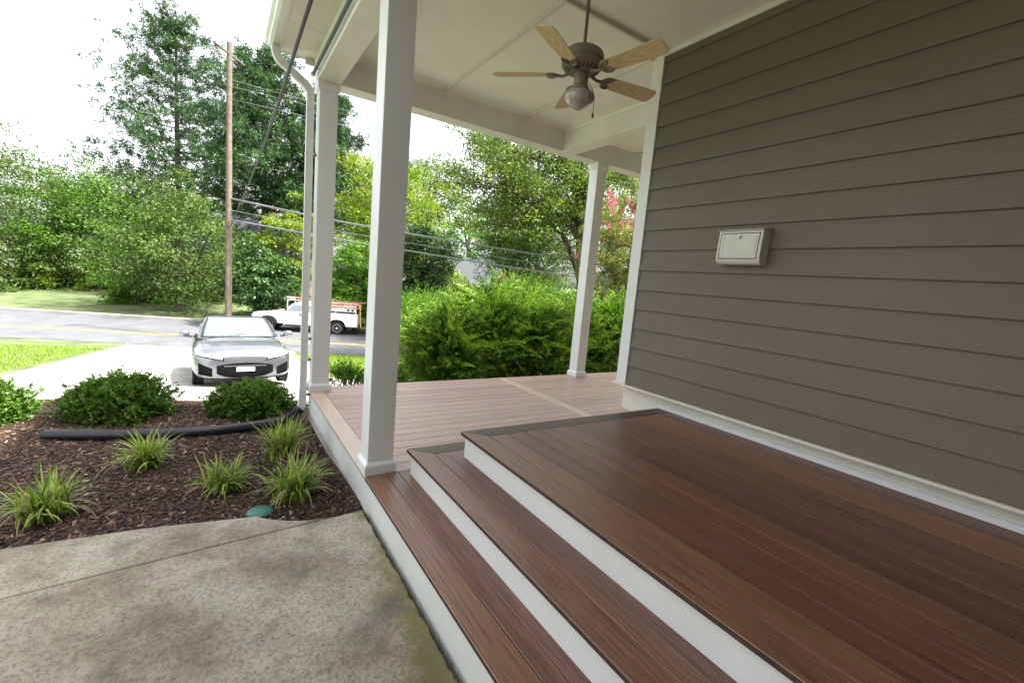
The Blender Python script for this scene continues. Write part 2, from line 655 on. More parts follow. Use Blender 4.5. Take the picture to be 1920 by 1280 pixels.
def drape(name, f, nu, nv, lift, mat, zf=gz):
    """sheet over the terrain: f(u, v) -> x, y"""
    u, v = np.meshgrid(np.linspace(0, 1, nu), np.linspace(0, 1, nv))
    x, y = f(u, v)
    V = np.stack([x.ravel(), y.ravel(), (zf(x, y) + lift).ravel()], 1)
    i = (np.arange(nv - 1)[:, None] * nu + np.arange(nu - 1)[None, :]).ravel()
    return link(name, fast_mesh(name, V, np.stack([i, i + 1, i + nu + 1, i + nu], 1), smooth=True), mat)


def st(s, t):
    """road frame: s away from the house, t along the road to the right"""
    return MX * s + MY * t, MY * s - MX * t


road = struct(drape('road', lambda u, v: st(17.7 + 9.1 * v, -130 + 330 * u), 120, 8, .012, 'asphalt'))
for off in (20.62, 20.84):
    o = drape('centre_line', lambda u, v: st(off + .11 * v, -130 + 330 * u), 120, 2, .018, 'yellow')
    o.parent = road
kb = MB()
for s0, nm in ((26.8, 'kerb'),):
    q = [(s0, -.0), (s0 + .28, 0), (s0 + .28, .14), (s0 + .03, .14), (s0, .11)]
    vv = []
    for t in (-130, 200):
        for s, h in q:
            x, y = st(s, t)
            vv.append((x, y, -2.8 + h))
    kb.add(vv, [(0, 1, 2, 3, 4), (5, 6, 7, 8, 9)] + [(i, (i + 1) % 5, 5 + (i + 1) % 5, 5 + i) for i in range(5)])
struct(kb.build('kerb', 'kerb'))
# driveway pad in front of the porch and its run down to the road
struct(drape('driveway', lambda u, v: (-4.4 + 5.9 * u + (v > .55) * 0 + .6 * v * u, 1.9 + 16.8 * v - .38 * (-4.4 + 5.9 * u) * v), 12, 40, .02, 'driveway'))
struct(drape('parking_pad', lambda u, v: (1.3 + 7.0 * u, 2.4 + 4.2 * v - .3 * u * v), 14, 10, .014, 'driveway'))


# ------------------------------------------------------------------ mulch bed, walk
def mz(x, y):
    t = np.clip((y - .2) / .9, 0, 1)
    return (1 - t) * mz0(x, y) + t * (gz(x, y) + .03)


def mz0(x, y):
    return np.where(y < -.4, -.40 + np.clip((-.4 - y) / 1.7, 0, 1) * .13, -.40) - np.clip((y - .3) / 1.6, 0, 1) * .16 + .012 * np.sin(5 * x + 3 * y) + np.clip(-x - 1.5, 0, 2) * -.02


struct(drape('mulch_bed', lambda u, v: (-4.2 + 4.32 * u, -2.42 + 4.9 * v), 40, 46, 0, 'soil', zf=mz))
nchip = 34000
cx_ = -3.4 + 3.4 * rng.random(nchip) ** .75
cy_ = -2.36 + 4.5 * rng.random(nchip)
cz_ = mz(cx_, cy_)
L_ = .005 + .021 * rng.random(nchip) ** 3
dims = np.stack([L_, L_ * (.18 + .35 * rng.random(nchip)), .002 + .003 * rng.random(nchip)], 1)
cube = np.array([(-1, -1, -1), (1, -1, -1), (1, 1, -1), (-1, 1, -1), (-1, -1, 1), (1, -1, 1), (1, 1, 1), (-1, 1, 1)], float)
cf = np.array([(0, 3, 2, 1), (4, 5, 6, 7), (0, 1, 5, 4), (1, 2, 6, 5), (2, 3, 7, 6), (3, 0, 4, 7)])


def rand_rot(n, tilt=.5):
    yaw = rng.random(n) * 6.283
    tx = rng.normal(size=n) * tilt
    ty = rng.normal(size=n) * tilt
    cyw, syw, cx, sx, cy, sy = np.cos(yaw), np.sin(yaw), np.cos(tx), np.sin(tx), np.cos(ty), np.sin(ty)
    Rz = np.zeros((n, 3, 3)); Rz[:, 0, 0] = cyw; Rz[:, 0, 1] = -syw; Rz[:, 1, 0] = syw; Rz[:, 1, 1] = cyw; Rz[:, 2, 2] = 1
    Rx = np.zeros((n, 3, 3)); Rx[:, 0, 0] = 1; Rx[:, 1, 1] = cx; Rx[:, 1, 2] = -sx; Rx[:, 2, 1] = sx; Rx[:, 2, 2] = cx
    Ry = np.zeros((n, 3, 3)); Ry[:, 0, 0] = cy; Ry[:, 0, 2] = sy; Ry[:, 1, 1] = 1; Ry[:, 2, 0] = -sy; Ry[:, 2, 2] = cy
    return Rz @ Rx @ Ry


RR = rand_rot(nchip, .35)
V = np.einsum('nij,nkj->nki', RR, cube[None] * dims[:, None, :]) + np.stack([cx_, cy_, cz_ + .004], 1)[:, None, :]
F = (cf[None] + 8 * np.arange(nchip)[:, None, None]).reshape(-1, 4)
o = link('bark_mulch', fast_mesh('bark_mulch', V.reshape(-1, 3), F, np.repeat(rng.random(nchip), 8)), 'chips')
o['kind'] = 'stuff'
tag(o, 'loose reddish brown bark mulch covering the planting bed', 'mulch')

# concrete walk: a main slab and a strip beyond its control joint
ZC = -.22
wlk = bpy.data.objects.new('walkway', None)
col.objects.link(wlk)
struct(wlk)
wlk.location = (-.5, -3, ZC)


def slab(pts, name):
    ob = MB().prism([(p[0] + .5, p[1] + 3) for p in pts], 2, -.22, 0).build(name, 'concrete', wlk)
    bm = bmesh.new()
    bm.from_mesh(ob.data)
    es = [e for e in bm.edges if all(v.co.z > -.01 for v in e.verts)]
    bmesh.ops.bevel(bm, geom=es, offset=.005, segments=1, affect='EDGES')
    bm.to_mesh(ob.data)
    bm.free()
    return ob


j0, j1 = onz(480, 1004, ZC), onz(650, 962, ZC)
jd = (j1 - j0)[:2] / (j1 - j0)[0]                 # joint direction per unit x
xe = -.004
jl = lambda x: j0[1] + (x - j0[0]) * jd[1]
edge_px = [(480, 967), (505, 972), (540, 975), (575, 974.5), (610, 970), (650, 963), (690, 957)]
E_ = [onz(x, y, ZC)[:2] for x, y in edge_px]
ragged = []
yy = -9.0
k = 0
while yy < jl(0) - .02:
    ragged.append((xe - .006 - .014 * random.random(), yy))
    yy += .012 + .03 * random.random()
xleft = -6.0
slab([(xleft, -9.0)] + ragged + [(xe - .01, jl(xe) - .004), (xleft, jl(xleft) - .004)], 'slab')
far = [(xleft, E_[0][1] + .25)] + [(-2.4, E_[0][1] + .2), (-1.2, E_[0][1] + .1)] + [tuple(p) for p in E_[:-1]]
far = [p for p in far if p[1] > jl(p[0]) + .012 and p[0] < xe - .05]
slab([(xleft, jl(xleft) + .004), (far[-1][0] + .05, jl(far[-1][0] + .05) + .004)] + far[::-1], 'slab')
# tiny stones lodged in the walk surface
ns = 220
sx_ = -2.2 + 2.15 * rng.random(ns)
sy_ = -5 + 2.7 * rng.random(ns)
ok = sy_ < jl(sx_) - .03
sx_, sy_ = sx_[ok], sy_[ok]
ns = len(sx_)
d_ = (.0015 + .0045 * rng.random(ns) ** 4)[:, None] * np.array([1, .8, .4])
V = np.einsum('nij,nkj->nki', rand_rot(ns, .2), cube[None] * d_[:, None, :]) + np.stack([sx_, sy_, np.full(ns, ZC + .0006)], 1)[:, None, :]
MAT['stone'] = plain('pale_stone', (.42, .40, .34), .8, var=.3)
o = link('grit', fast_mesh('grit', V.reshape(-1, 3), (cf[None] + 8 * np.arange(ns)[:, None, None]).reshape(-1, 4)), 'stone')
o['kind'] = 'stuff'
tag(o, 'pale grit and tiny stones lying on the worn concrete walk', 'grit')

# ------------------------------------------------------------------ porch: lower deck, steps, upper deck
H = .177
YB = -6.5
ld = thing('lower_deck', 'low brown composite deck, its colour paled with painted glare, below the steps, wrapping around the house corner', 'deck', (1.3, -1.1, -.4))
FAR = .19
bw, gap = .1375, .0035
# front border and divider boards run away from the house front
plank(rect(0, .142, -2.345, FAR), 0, 'Y', 'border_board', 'border_low_glare', ld)
plank(rect(2.548, 2.688, -2.2, FAR), 0, 'Y', 'divider_board', 'border_low_glare', ld)
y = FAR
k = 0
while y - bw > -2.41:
    plank(rect(.145, 2.545, y - bw, y), 0, 'X', 'deck_board', 'deck_low_glare', ld, bevel=.0018)
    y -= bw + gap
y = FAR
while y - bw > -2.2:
    plank(rect(2.691, 8.5, y - bw, y), 0, 'X', 'deck_board', 'deck_low_glare', ld, bevel=.0018)
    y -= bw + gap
PB(.022, .042, YB, FAR - .022, -.37, -.026, 'fascia_board', 'fascia', ld)
PB(.042, 8.5, FAR - .042, FAR - .022, -.37, -.026, 'fascia_board', 'fascia', ld)
for yp in (-7.5, -5, -2.6, .05):
    PB(.06, .2, yp - .07, yp + .07, -.75, -.03, 'support_post', 'barkpale', ld)
for xp in (2.2, 4.4, 6.6):
    PB(xp, xp + .14, 0, .14, -.95, -.03, 'support_post', 'barkpale', ld)

s1 = thing('bottom_step', 'lowest tread of three boards along the concrete walk, level with the lower deck', 'step', (.15, -5, -.37))
plank(rect(0, .142, YB, -2.349), 0, 'Y', 'tread_board', 'nose', s1)
plank(rect(.145, .229, YB, -2.349), 0, 'Y', 'tread_board', 'tread', s1)
plank(rect(.232, .312, YB, -2.349), 0, 'Y', 'tread_board', 'tread', s1)

s2 = thing('middle_step', 'middle tread with a white riser, mitred where it turns the corner', 'step', (.42, -5, 0))
X2, Y2 = .272, -2.388
plank([(X2, YB), (X2 + .142, YB), (X2 + .142, Y2 - .142), (X2, Y2)], H, 'Y', 'tread_board', 'nose', s2)
plank([(X2 + .145, YB), (X2 + .225, YB), (X2 + .225, Y2 - .225), (X2 + .145, Y2 - .145)], H, 'Y', 'tread_board', 'tread', s2)
plank([(X2 + .228, YB), (X2 + .33, YB), (X2 + .33, Y2 - .33), (X2 + .228, Y2 - .228)], H, 'Y', 'tread_board', 'tread', s2)
plank([(X2 + .002, Y2), (X2 + .144, Y2 - .142), (2.5, Y2 - .142), (2.5, Y2)], H, 'X', 'end_board', 'deck_edge', s2)
plank([(X2 + .147, Y2 - .145), (X2 + .33, Y2 - .328), (2.5, Y2 - .328), (2.5, Y2 - .145)], H, 'X', 'end_board', 'tread', s2)
PB(X2 + .025, X2 + .044, YB, Y2 - .026, .0005, H - .0255, 'riser', 'riser', s2, bevel=.001)
PB(X2 + .046, 2.5, Y2 - .045, Y2 - .026, .0005, H - .0255, 'riser', 'riser', s2, bevel=.001)

ud = thing('upper_deck', 'upper porch floor of glossy dark brown boards beside the siding wall', 'deck', (1.6, -5, 0))
X3, Y3, XW = .560, -2.631, 2.617
ZT = 2 * H
plank([(X3, YB), (X3 + .142, YB), (X3 + .142, Y3 - .142), (X3, Y3)], ZT, 'Y', 'border_board', 'nose', ud)
plank([(X3 + .002, Y3), (X3 + .144, Y3 - .142), (XW + .02, Y3 - .142), (XW + .02, Y3)], ZT, 'X', 'end_board', 'deck_edge', ud)
x = X3 + .145
while x < XW:
    x1 = min(x + bw, XW + .02)
    plank(rect(x, x1, YB, Y3 - .145), ZT, 'Y', 'deck_board', 'deck', ud, bevel=.0014)
    x += bw + gap * 1.15
PB(X3 + .025, X3 + .044, YB, Y3 - .026, H + .0005, ZT - .0255, 'riser', 'riser', ud, bevel=.001)
PB(X3 + .046, 2.55, Y3 - .045, Y3 - .026, H + .0005, ZT - .0255, 'riser', 'riser', ud, bevel=.001)

# ------------------------------------------------------------------ house wall
WX, WY = 2.5, -2.30
hs_ = thing('house', 'house wall of dark taupe lap siding with white corner board and skirt', 'house', (3.6, -5, -.4))
HL = hs_.location


def siding_board(length):
    # local x along the wall, y outward = -, z up from the lower edge
    q = [(0, 0), (-.024, 0), (-.026, .004), (-.004, .205), (0, .205)]
    me = MB().prism([(a, b) for a, b in q], 0, -length / 2, length / 2)
    return me


front_len = WY - YB
sb = siding_board(front_len).build('siding_board', 'siding', hs_)
sbme = sb.data
side_len = 6.0
sb2 = siding_board(side_len).build('siding_board', 'siding', hs_)
first = True
zc0 = .507
i = 0
while zc0 + i * .1835 < 3.52:
    z0 = zc0 + i * .1835
    a = sb if i == 0 else link('siding_board', sbme, None, hs_)
    a.rotation_euler = (0, 0, -math.pi / 2)
    a.location = (WX + .020 - HL[0], (WY + YB) / 2 - HL[1], z0 - HL[2])
    b = sb2 if i == 0 else link('siding_board', sb2.data, None, hs_)
    b.rotation_euler = (0, 0, math.pi)
    b.location = (WX + .1 + side_len / 2 - HL[0], -2.2 - HL[1], z0 - HL[2])
    i += 1
PB(WX + .02, 8.6, YB, -2.205, .5065, 5.6, 'wall_core', 'dark', hs_, 0)
PB(XW + .031, 8.55, YB, -2.23, .301, .506, 'sill_core', 'dark', hs_, 0)
PB(-7, 8.6, YB - 3, YB - .002, -.4, 7.5, 'added_shade_wall', 'siding', hs_, 0)  # unseen wall added behind the camera to block sky and darken the porch
PB(WX - .012, WX + .02, WY + .001, -2.176, .507, 3.498, 'corner_board', 'white', hs_, .002)
PB(WX + .0205, WX + .125, -2.200, -2.176, .507, 3.498, 'corner_board', 'white', hs_, .002)
PB(WX - .030, WX + .13, YB, -2.15, .484, .506, 'drip_ledge', 'skirt', hs_, .004)
PB(WX + .1301, 8.6, -2.22, -2.15, .484, .506, 'drip_ledge', 'skirt', hs_, .004)
PB(XW - .012, XW + .03, YB, -2.185, .235, .4835, 'skirt_board', 'skirt', hs_, .003)
PB(XW + .031, 8.6, -2.225, -2.187, .235, .4835, 'skirt_board', 'skirt', hs_, .003)
PB(XW - .032, XW - .0125, YB, Y3 + .0, ZT + .0015, ZT + .042, 'base_trim', 'white', hs_, .004)
PB(XW + .1, 8.4, YB, -2.33, -.9, .30, 'foundation', 'kerb', hs_, .004)
PB(WX - .016, WX + .02, YB, WY + .09, 3.499, 3.538, 'crown_trim', 'trim', hs_, .004)

# ------------------------------------------------------------------ columns
CW = .22


def column(x0, y0, label):
    c = thing('porch_column', label, 'column', (x0 + CW / 2, y0 + CW / 2, 0), 0, 'white square porch columns')
    ins = .020
    h = CW / 2
    MB().box(-h + ins, h - ins, -h + ins, h - ins, .001, 3.269).build('shaft', 'white', c, bevel=.003)

    def moulding(z0, z1, flip):
        # stacked square rings
        prof = [(0, 0), (0, .062), (.004, .068), (.013, .080), (ins + .001, .086)] if not flip else [(0, 0), (0, .055), (.003, .060), (.012, .085), (ins + .001, .092)]
        v, f = [], []
        for d, z in prof:
            a = h - d
            zz = z0 + z if not flip else z1 - z
            v += [(-a, -a, zz), (a, -a, zz), (a, a, zz), (-a, a, zz)]
        for i in range(len(prof) - 1):
            for k in range(4):
                f.append((i * 4 + k, i * 4 + (k + 1) % 4, i * 4 + 4 + (k + 1) % 4, i * 4 + 4 + k))
        f.append((0, 1, 2, 3))
        f.append(tuple(len(v) - 4 + k for k in range(4)))
        return MB().add(v, f)
    moulding(.0012, 0, False).build('base_moulding', 'white', c, bevel=.0015)
    moulding(0, 3.2688, True).build('cap_moulding', 'white', c, bevel=.0015)
    return c


column(0, -2.342, 'white square column standing beside the steps at the mulch bed')
column(0, -.03, 'white square corner column next to the white downspout')
column(3.87, -.03, 'white square column in front of the hedge and pink flowering tree')

# ------------------------------------------------------------------ porch roof: beams, ceiling, eave, gutter
pr = thing('porch_roof', 'cream painted porch roof with beams, panelled ceiling and front eave', 'roof', (1.3, -2, 3.27))
ZU, ZCe = 3.27, 3.54


def beam(x0, x1, y0, y1, nm='beam'):
    b = PB(x0, x1, y0, y1, ZU + .03, ZCe + .06, nm, 'trim', pr, .002)
    return b


PB(.004, CW - .004, YB, FAR - .222, ZU + .028, ZCe + .06, 'beam', 'trim', pr, .002)
PB(0, CW, YB, -.031, ZU, ZU + .0275, 'beam_soffit', 'trim', pr, .003)
PB(.004, 8.6, -.026, FAR - .004, ZU + .028, ZCe + .06, 'beam', 'trim', pr, .002)
PB(0, 8.6, -.030, FAR, ZU, ZU + .0275, 'beam_soffit', 'trim', pr, .003)
PB(3.196, 3.412, -2.17, -.0275, ZU + .028, ZCe + .06, 'beam', 'trim', pr, .002)
PB(3.192, 3.416, -2.17, -.0315, ZU, ZU + .0275, 'beam_soffit', 'trim', pr, .003)
# ceiling panels
panels = [(CW + .002, 1.352, -2.30, -.028), (1.356, 2.498, -2.30, -.028), (2.502, 3.194, -2.165, -.028), (3.414, 4.6, -2.165, -.028), (4.604, 5.8, -2.165, -.028), (5.804, 8.6, -2.165, -.028),
          (CW + .002, 1.352, -4.74, -2.304), (1.356, 2.498, -4.74, -2.304), (CW + .002, 1.352, YB, -4.744), (1.356, 2.498, YB, -4.744)]
for a, b, c, d in panels:
    PB(a, b, c, d, ZCe, ZCe + .012, 'ceiling_panel', 'ceiling', pr, .001)
# battens over the seams and at the beams
bt = .019
for x0, ya, yb in ((1.354, -2.285, -.046), (2.50, -2.15, -.046), (4.602, -2.165, -.046), (5.802, -2.165, -.046)):
    PB(x0 - bt, x0 + bt, ya, yb, ZCe - .026, ZCe - .0005, 'batten', 'soffit', pr, .002)
PB(CW + .02, WX - .018, -2.317, -2.287, ZCe - .034, ZCe - .0005, 'batten', 'soffit', pr, .002)
PB(CW + .02, WX - .018, -4.757, -4.727, ZCe - .026, ZCe - .0005, 'batten', 'soffit', pr, .002)
PB(CW + .0, CW + .022, YB, -.050, ZCe - .034, ZCe - .0005, 'cove_trim', 'ceiling', pr, .003)
PB(CW + .0, 3.17, -.048, -.028, ZCe - .034, ZCe - .0005, 'cove_trim', 'ceiling', pr, .003)
PB(3.172, 3.194, -2.165, -.049, ZCe - .034, ZCe - .0005, 'cove_trim', 'ceiling', pr, .003)
PB(3.416, 8.6, -.048, -.028, ZCe - .034, ZCe - .0005, 'cove_trim', 'ceiling', pr, .003)
# front eave
PB(-.33, .003, -.50, FAR - .01, 3.500, 3.512, 'soffit_panel', 'soffit', pr, .001)
PB(-.33, .003, -2.94, -.503, 3.500, 3.512, 'soffit_panel', 'soffit', pr, .001)
PB(-.33, .003, -5.38, -2.943, 3.500, 3.512, 'soffit_panel', 'soffit', pr, .001)
PB(-.33, .003, YB, -5.383, 3.500, 3.512, 'soffit_panel', 'soffit', pr, .001)
PB(-.018, .003, YB, FAR - .012, 3.405, 3.4995, 'frieze_board', 'trim', pr, .003)
PB(-.352, -.331, YB, FAR + .002, 3.494, 3.64, 'eave_board', 'soffit', pr, .002)
PB(-.33, .003, FAR - .009, FAR + .012, 3.494, 3.64, 'eave_board', 'soffit', pr, .002)
PB(-.10, -.0185, FAR - .05, FAR - .012, 3.44, 3.4995, 'eave_block', 'soffit', pr, .003)
# gutter: K profile
gp = [(-.353, 3.505), (-.405, 3.500), (-.432, 3.520), (-.438, 3.552), (-.462, 3.578), (-.468, 3.615), (-.457, 3.618), (-.455, 3.585), (-.430, 3.556), (-.424, 3.524), (-.402, 3.508), (-.358, 3.512), (-.358, 3.62), (-.353, 3.62)]
g = MB().prism(gp, 1, YB, FAR + .005)
g.prism([(-.353, 3.505), (-.405, 3.500), (-.432, 3.520), (-.438, 3.552), (-.462, 3.578), (-.468, 3.615), (-.353, 3.62)], 1, FAR + .006, FAR + .009)
g.build('gutter', 'gutter', pr, origin=pr.location)
# roof slab: low slope up to the house wall
MB().prism([(-.40, 3.645), (8.7, 3.645), (8.7, 6.4), (4.2, 5.6), (-.40, 3.70)], 1, YB, FAR + .06).build('roof_covering', 'shingle', pr, origin=pr.location)

# conduit along the eave with its cap
cp = thing('conduit_pipe', 'dark green pipe running under the front eave along the porch beam', 'pipe', (-.03, -1, 3.345))
MB().tube([(-.032, YB, 3.345), (-.032, -1.2, 3.343), (-.034, .06, 3.337)], .016, 10).build('pipe', 'conduit', cp, origin=cp.location, smooth=40)
MB().lathe([(.0, -.03), (.022, -.026), (.026, 0), (.022, .022), (0, .026)], (-.034, .09, 3.337), 12, 1).build('end_cap', 'gutter', cp, origin=cp.location, smooth=40)
for yp in (-.12, -1.9, -3.7):
    PB(-.050, -.0005, yp - .008, yp + .008, 3.322, 3.3275, 'clip', 'conduit', cp, .001)

# downspout
ds = thing('downspout', 'white ribbed metal downspout bending in from the gutter to the corner column', 'downspout', (-.05, .11, -.3))
DY = .10
PX, PH = .036, .031                       # half sizes of the pipe


def ribbed_pipe(path, wx, wy, rib=0.0, n=1):
    """rectangular pipe swept along a path lying in the plane y = const"""
    v, f = [], []
    prof = []
    for sx_, sy_ in ((-1, -1), (1, -1), (1, 1), (-1, 1)):
        prof.append((sx_, sy_))
    ring = []
    K = 7
    for a in range(4):
        p, q = prof[a], prof[(a + 1) % 4]
        for k in range(K):
            t = k / K
            inset = (1 - .045 * (k % 2))
            ring.append(((p[0] + (q[0] - p[0]) * t) * inset, (p[1] + (q[1] - p[1]) * t) * inset))
    R_ = len(ring)
    for i, (px, pz) in enumerate(path):
        a = path[max(i - 1, 0)]
        b = path[min(i + 1, len(path) - 1)]
        d = np.array([b[0] - a[0], b[1] - a[1]])
        d = d / np.linalg.norm(d)
        nrm = np.array([d[1], -d[0]]) * -1
        sc = 1 + (rib * (i % 2))
        for u, t in ring:
            v.append((px + nrm[0] * u * wx * sc, DY + t * wy * sc, pz + nrm[1] * u * wx * sc))
    for i in range(len(path) - 1):
        for k in range(R_):
            f.append((i * R_ + k, i * R_ + (k + 1) % R_, (i + 1) * R_ + (k + 1) % R_, (i + 1) * R_ + k))
    f.append(tuple(range(R_)))
    f.append(tuple(range((len(path) - 1) * R_, len(path) * R_)))
    return MB().add(v, f)


def arc_path(p0, p1, p2, n):
    return [((1 - t) ** 2 * p0[0] + 2 * t * (1 - t) * p1[0] + t * t * p2[0], (1 - t) ** 2 * p0[1] + 2 * t * (1 - t) * p1[1] + t * t * p2[1]) for t in np.linspace(0, 1, n)]


xv = -.0505
ribbed_pipe([(-.378, 3.50), (-.375, 3.462)], PX * .98, PH).build('outlet', 'gutter', ds, origin=ds.location, smooth=35)
ribbed_pipe(arc_path((-.375, 3.465), (-.372, 3.40), (-.315, 3.362), 11), PX, PH, .035).build('elbow', 'gutter', ds, origin=ds.location, smooth=35)
ribbed_pipe([(-.315, 3.362), (-.115, 3.232)], PX * .97, PH * .97).build('offset_pipe', 'gutter', ds, origin=ds.location, smooth=35)
ribbed_pipe(arc_path((-.115, 3.232), (-.052, 3.19), (xv, 3.12), 11), PX, PH, .035).build('elbow', 'gutter', ds, origin=ds.location, smooth=35)
ribbed_pipe([(xv, 3.125), (xv, 1.9), (xv, .18), (xv - .003, -.10)], PX * .97, PH).build('pipe', 'gutter', ds, origin=ds.location, smooth=35)
ribbed_pipe(arc_path((xv - .003, -.09), (xv - .002, -.17), (xv - .035, -.235), 9), PX, PH, .05).build('elbow', 'gutter', ds, origin=ds.location, smooth=35)
for zz in (2.55, .58, .34, .0, -.06):
    PB(xv - PX - .004, xv + PX + .012, DY - PH - .004, DY + PH + .004, zz - .008, zz + .008, 'strap', 'gutter', ds, .001)
    PB(xv + PX + .0, .016, DY - .012, DY + .012, zz - .014, zz + .014, 'bracket', 'blackplastic', ds, .001)

# black corrugated drain hose
dh = thing('drain_hose', 'black corrugated drain hose lying on the mulch below the downspout', 'hose', (-.4, .05, -.38))
hp = []
P0 = [np.array([xv - .02, .10, -.215]), np.array([xv - .10, .10, -.30]), np.array([-.30, .07, -.345]), np.array([-.55, .02, -.352]), np.array([-.95, -.02, -.35]), np.array([-1.5, .10, -.36]), np.array([-2.2, .35, -.37])]


def catmull(P, n):
    out = []
    for i in range(len(P) - 1):
        a, b, c, d = P[max(i - 1, 0)], P[i], P[i + 1], P[min(i + 2, len(P) - 1)]
        for t in np.linspace(0, 1, n, endpoint=False):
            out.append(.5 * ((2 * b) + (c - a) * t + (2 * a - 5 * b + 4 * c - d) * t * t + (3 * b - a - 3 * c + d) * t ** 3))
    out.append(P[-1])
    return out


hp = catmull(P0, 44)
MB().tube(hp, [.050 + .0028 * (i % 2) for i in range(len(hp))], 16).build('hose', 'black', dh, origin=dh.location, smooth=50)
MB().tube([hp[0], hp[14]], [.054, .054], 16).build('adapter', 'blackplastic', dh, origin=dh.location, smooth=50)

# valve cover disc in the bed
MAT['greenlid'] = plain('green_plastic', (.03, .16, .12), .4)
vp = onz(487, 958, -.262)
vc = thing('valve_cover', 'small round green plastic valve cover at the edge of the walk', 'valve cover', tuple(vp))
MB().lathe([(.075, -.05), (.078, 0), (.070, .006), (0.001, .008)], (0, 0, 0), 28).build('lid', 'greenlid', vc, smooth=40)
MB().lathe([(.088, -.05), (.088, .002), (.080, .003), (.080, -.05)], (0, 0, 0), 28).build('rim', 'blackplastic', vc, smooth=40)

# ------------------------------------------------------------------ ceiling fan
FX, FY, FZ = 1.278, -2.664, 2.862
fan = thing('ceiling_fan', 'cream ceiling fan with five pale oak blades and a globe light', 'ceiling fan', (FX, FY, ZCe))
MAT['fanmetal'] = plain('fan_enamel', (.22, .20, .15), .4, var=.1)
MAT['fanrod'] = plain('fan_rod', (.17, .145, .085), .4, var=.1)


def oak_blade_mat():
    mt, n, p, o = newmat('pale_oak_blade')
    tc = n.nodes.new('ShaderNodeTexCoord').outputs['Object']
    r, off = rnd_off(n)
    wv = N(n, 'ShaderNodeTexWave', wave_type='RINGS', rings_direction='Z')
    wv.inputs['Scale'].default_value = 1.0
    wv.inputs['Distortion'].default_value = 1.2
    wv.inputs['Detail'].default_value = 2
    wv.inputs['Detail Scale'].default_value = 1.4
    mp = N(n, 'ShaderNodeMapping')
    mp.inputs['Scale'].default_value = (2.6, 15, 1)
    mp.inputs['Location'].default_value = (-1.7, 0.1, 0)
    n.links.new(tc, mp.inputs['Vector'])
    n.links.new(mp.outputs[0], wv.inputs['Vector'])
    c = ramp(n, wv.outputs[1], [(.2, (.64, .49, .27)), (.7, (.68, .53, .30)), (.9, (.76, .63, .42))])
    n.links.new(mixc(n, mathn(n, 'MULTIPLY', r, .35), c, (.66, .46, .26)), p.inputs['Base Color'])
    p.inputs['Roughness'].default_value = .5
    return mt


MAT['blade'] = oak_blade_mat()
zr = lambda z: z - ZCe
MB().lathe([(.012, zr(3.03)), (.012, zr(3.47))], (0, 0, 0), 14).build('downrod', 'fanrod', fan, smooth=40)
MB().lathe([(.001, -.001), (.066, -.001), (.064, -.02), (.045, -.055), (.018, -.07), (.001, -.07)], (0, 0, 0), 28).build('canopy', 'fanmetal', fan, smooth=40)
MB().lathe([(.001, zr(3.062)), (.022, zr(3.06)), (.034, zr(3.045)), (.036, zr(3.03)), (.06, zr(3.026)), (.112, zr(3.016)), (.135, zr(2.998)), (.142, zr(2.975)), (.142, zr(2.945)), (.138, zr(2.942)), (.138, zr(2.936)), (.145, zr(2.93)), (.145, zr(2.912)), (.128, zr(2.893)), (.085, zr(2.872)), (.06, zr(2.868)), (.001, zr(2.868))], (0, 0, 0), 44).build('motor_housing', 'fanmetal', fan, smooth=35)
for k in range(26):
    a = 2 * math.pi * k / 26
    q = MB()
    for r0, z0, r1, z1 in ((.090, 2.8735, .124, 2.8905),):
        c, s = math.cos(a), math.sin(a)
        t = .0042
        pts = []
        for r_, z_ in ((r0, z0), (r1, z1)):
            for sg in (-1, 1):
                pts.append((r_ * c - sg * t * s, r_ * s + sg * t * c, zr(z_) - .0015))
        for r_, z_ in ((r0, z0), (r1, z1)):
            for sg in (-1, 1):
                pts.append((r_ * c - sg * t * s, r_ * s + sg * t * c, zr(z_) + .006))
        q.add(pts, [(0, 1, 3, 2), (4, 6, 7, 5), (0, 2, 6, 4), (1, 5, 7, 3), (0, 4, 5, 1), (2, 3, 7, 6)])
    q.build('vent_slot', 'dark', fan)
MB().lathe([(.001, zr(2.868)), (.046, zr(2.866)), (.05, zr(2.86)), (.05, zr(2.80)), (.046, zr(2.79)), (.05, zr(2.785)), (.062, zr(2.772)), (.062, zr(2.758)), (.001, zr(2.758))], (0, 0, 0), 32).build('switch_housing', 'fanmetal', fan, smooth=35)
MAT['globe'] = plain('opal_glass', (.42, .385, .35), .12, spec=.6, var=.05, coat=.6)
MB().lathe([(.055, zr(2.765)), (.060, zr(2.757)), (.084, zr(2.748)), (.100, zr(2.730)), (.105, zr(2.706)), (.099, zr(2.684)), (.085, zr(2.668)), (.064, zr(2.656)), (.042, zr(2.642)), (.018, zr(2.628)), (.001, zr(2.625))], (0, 0, 0), 40).build('light_globe', 'globe', fan, smooth=60)
OFF = -.137
blade_me = None
arm_me = None
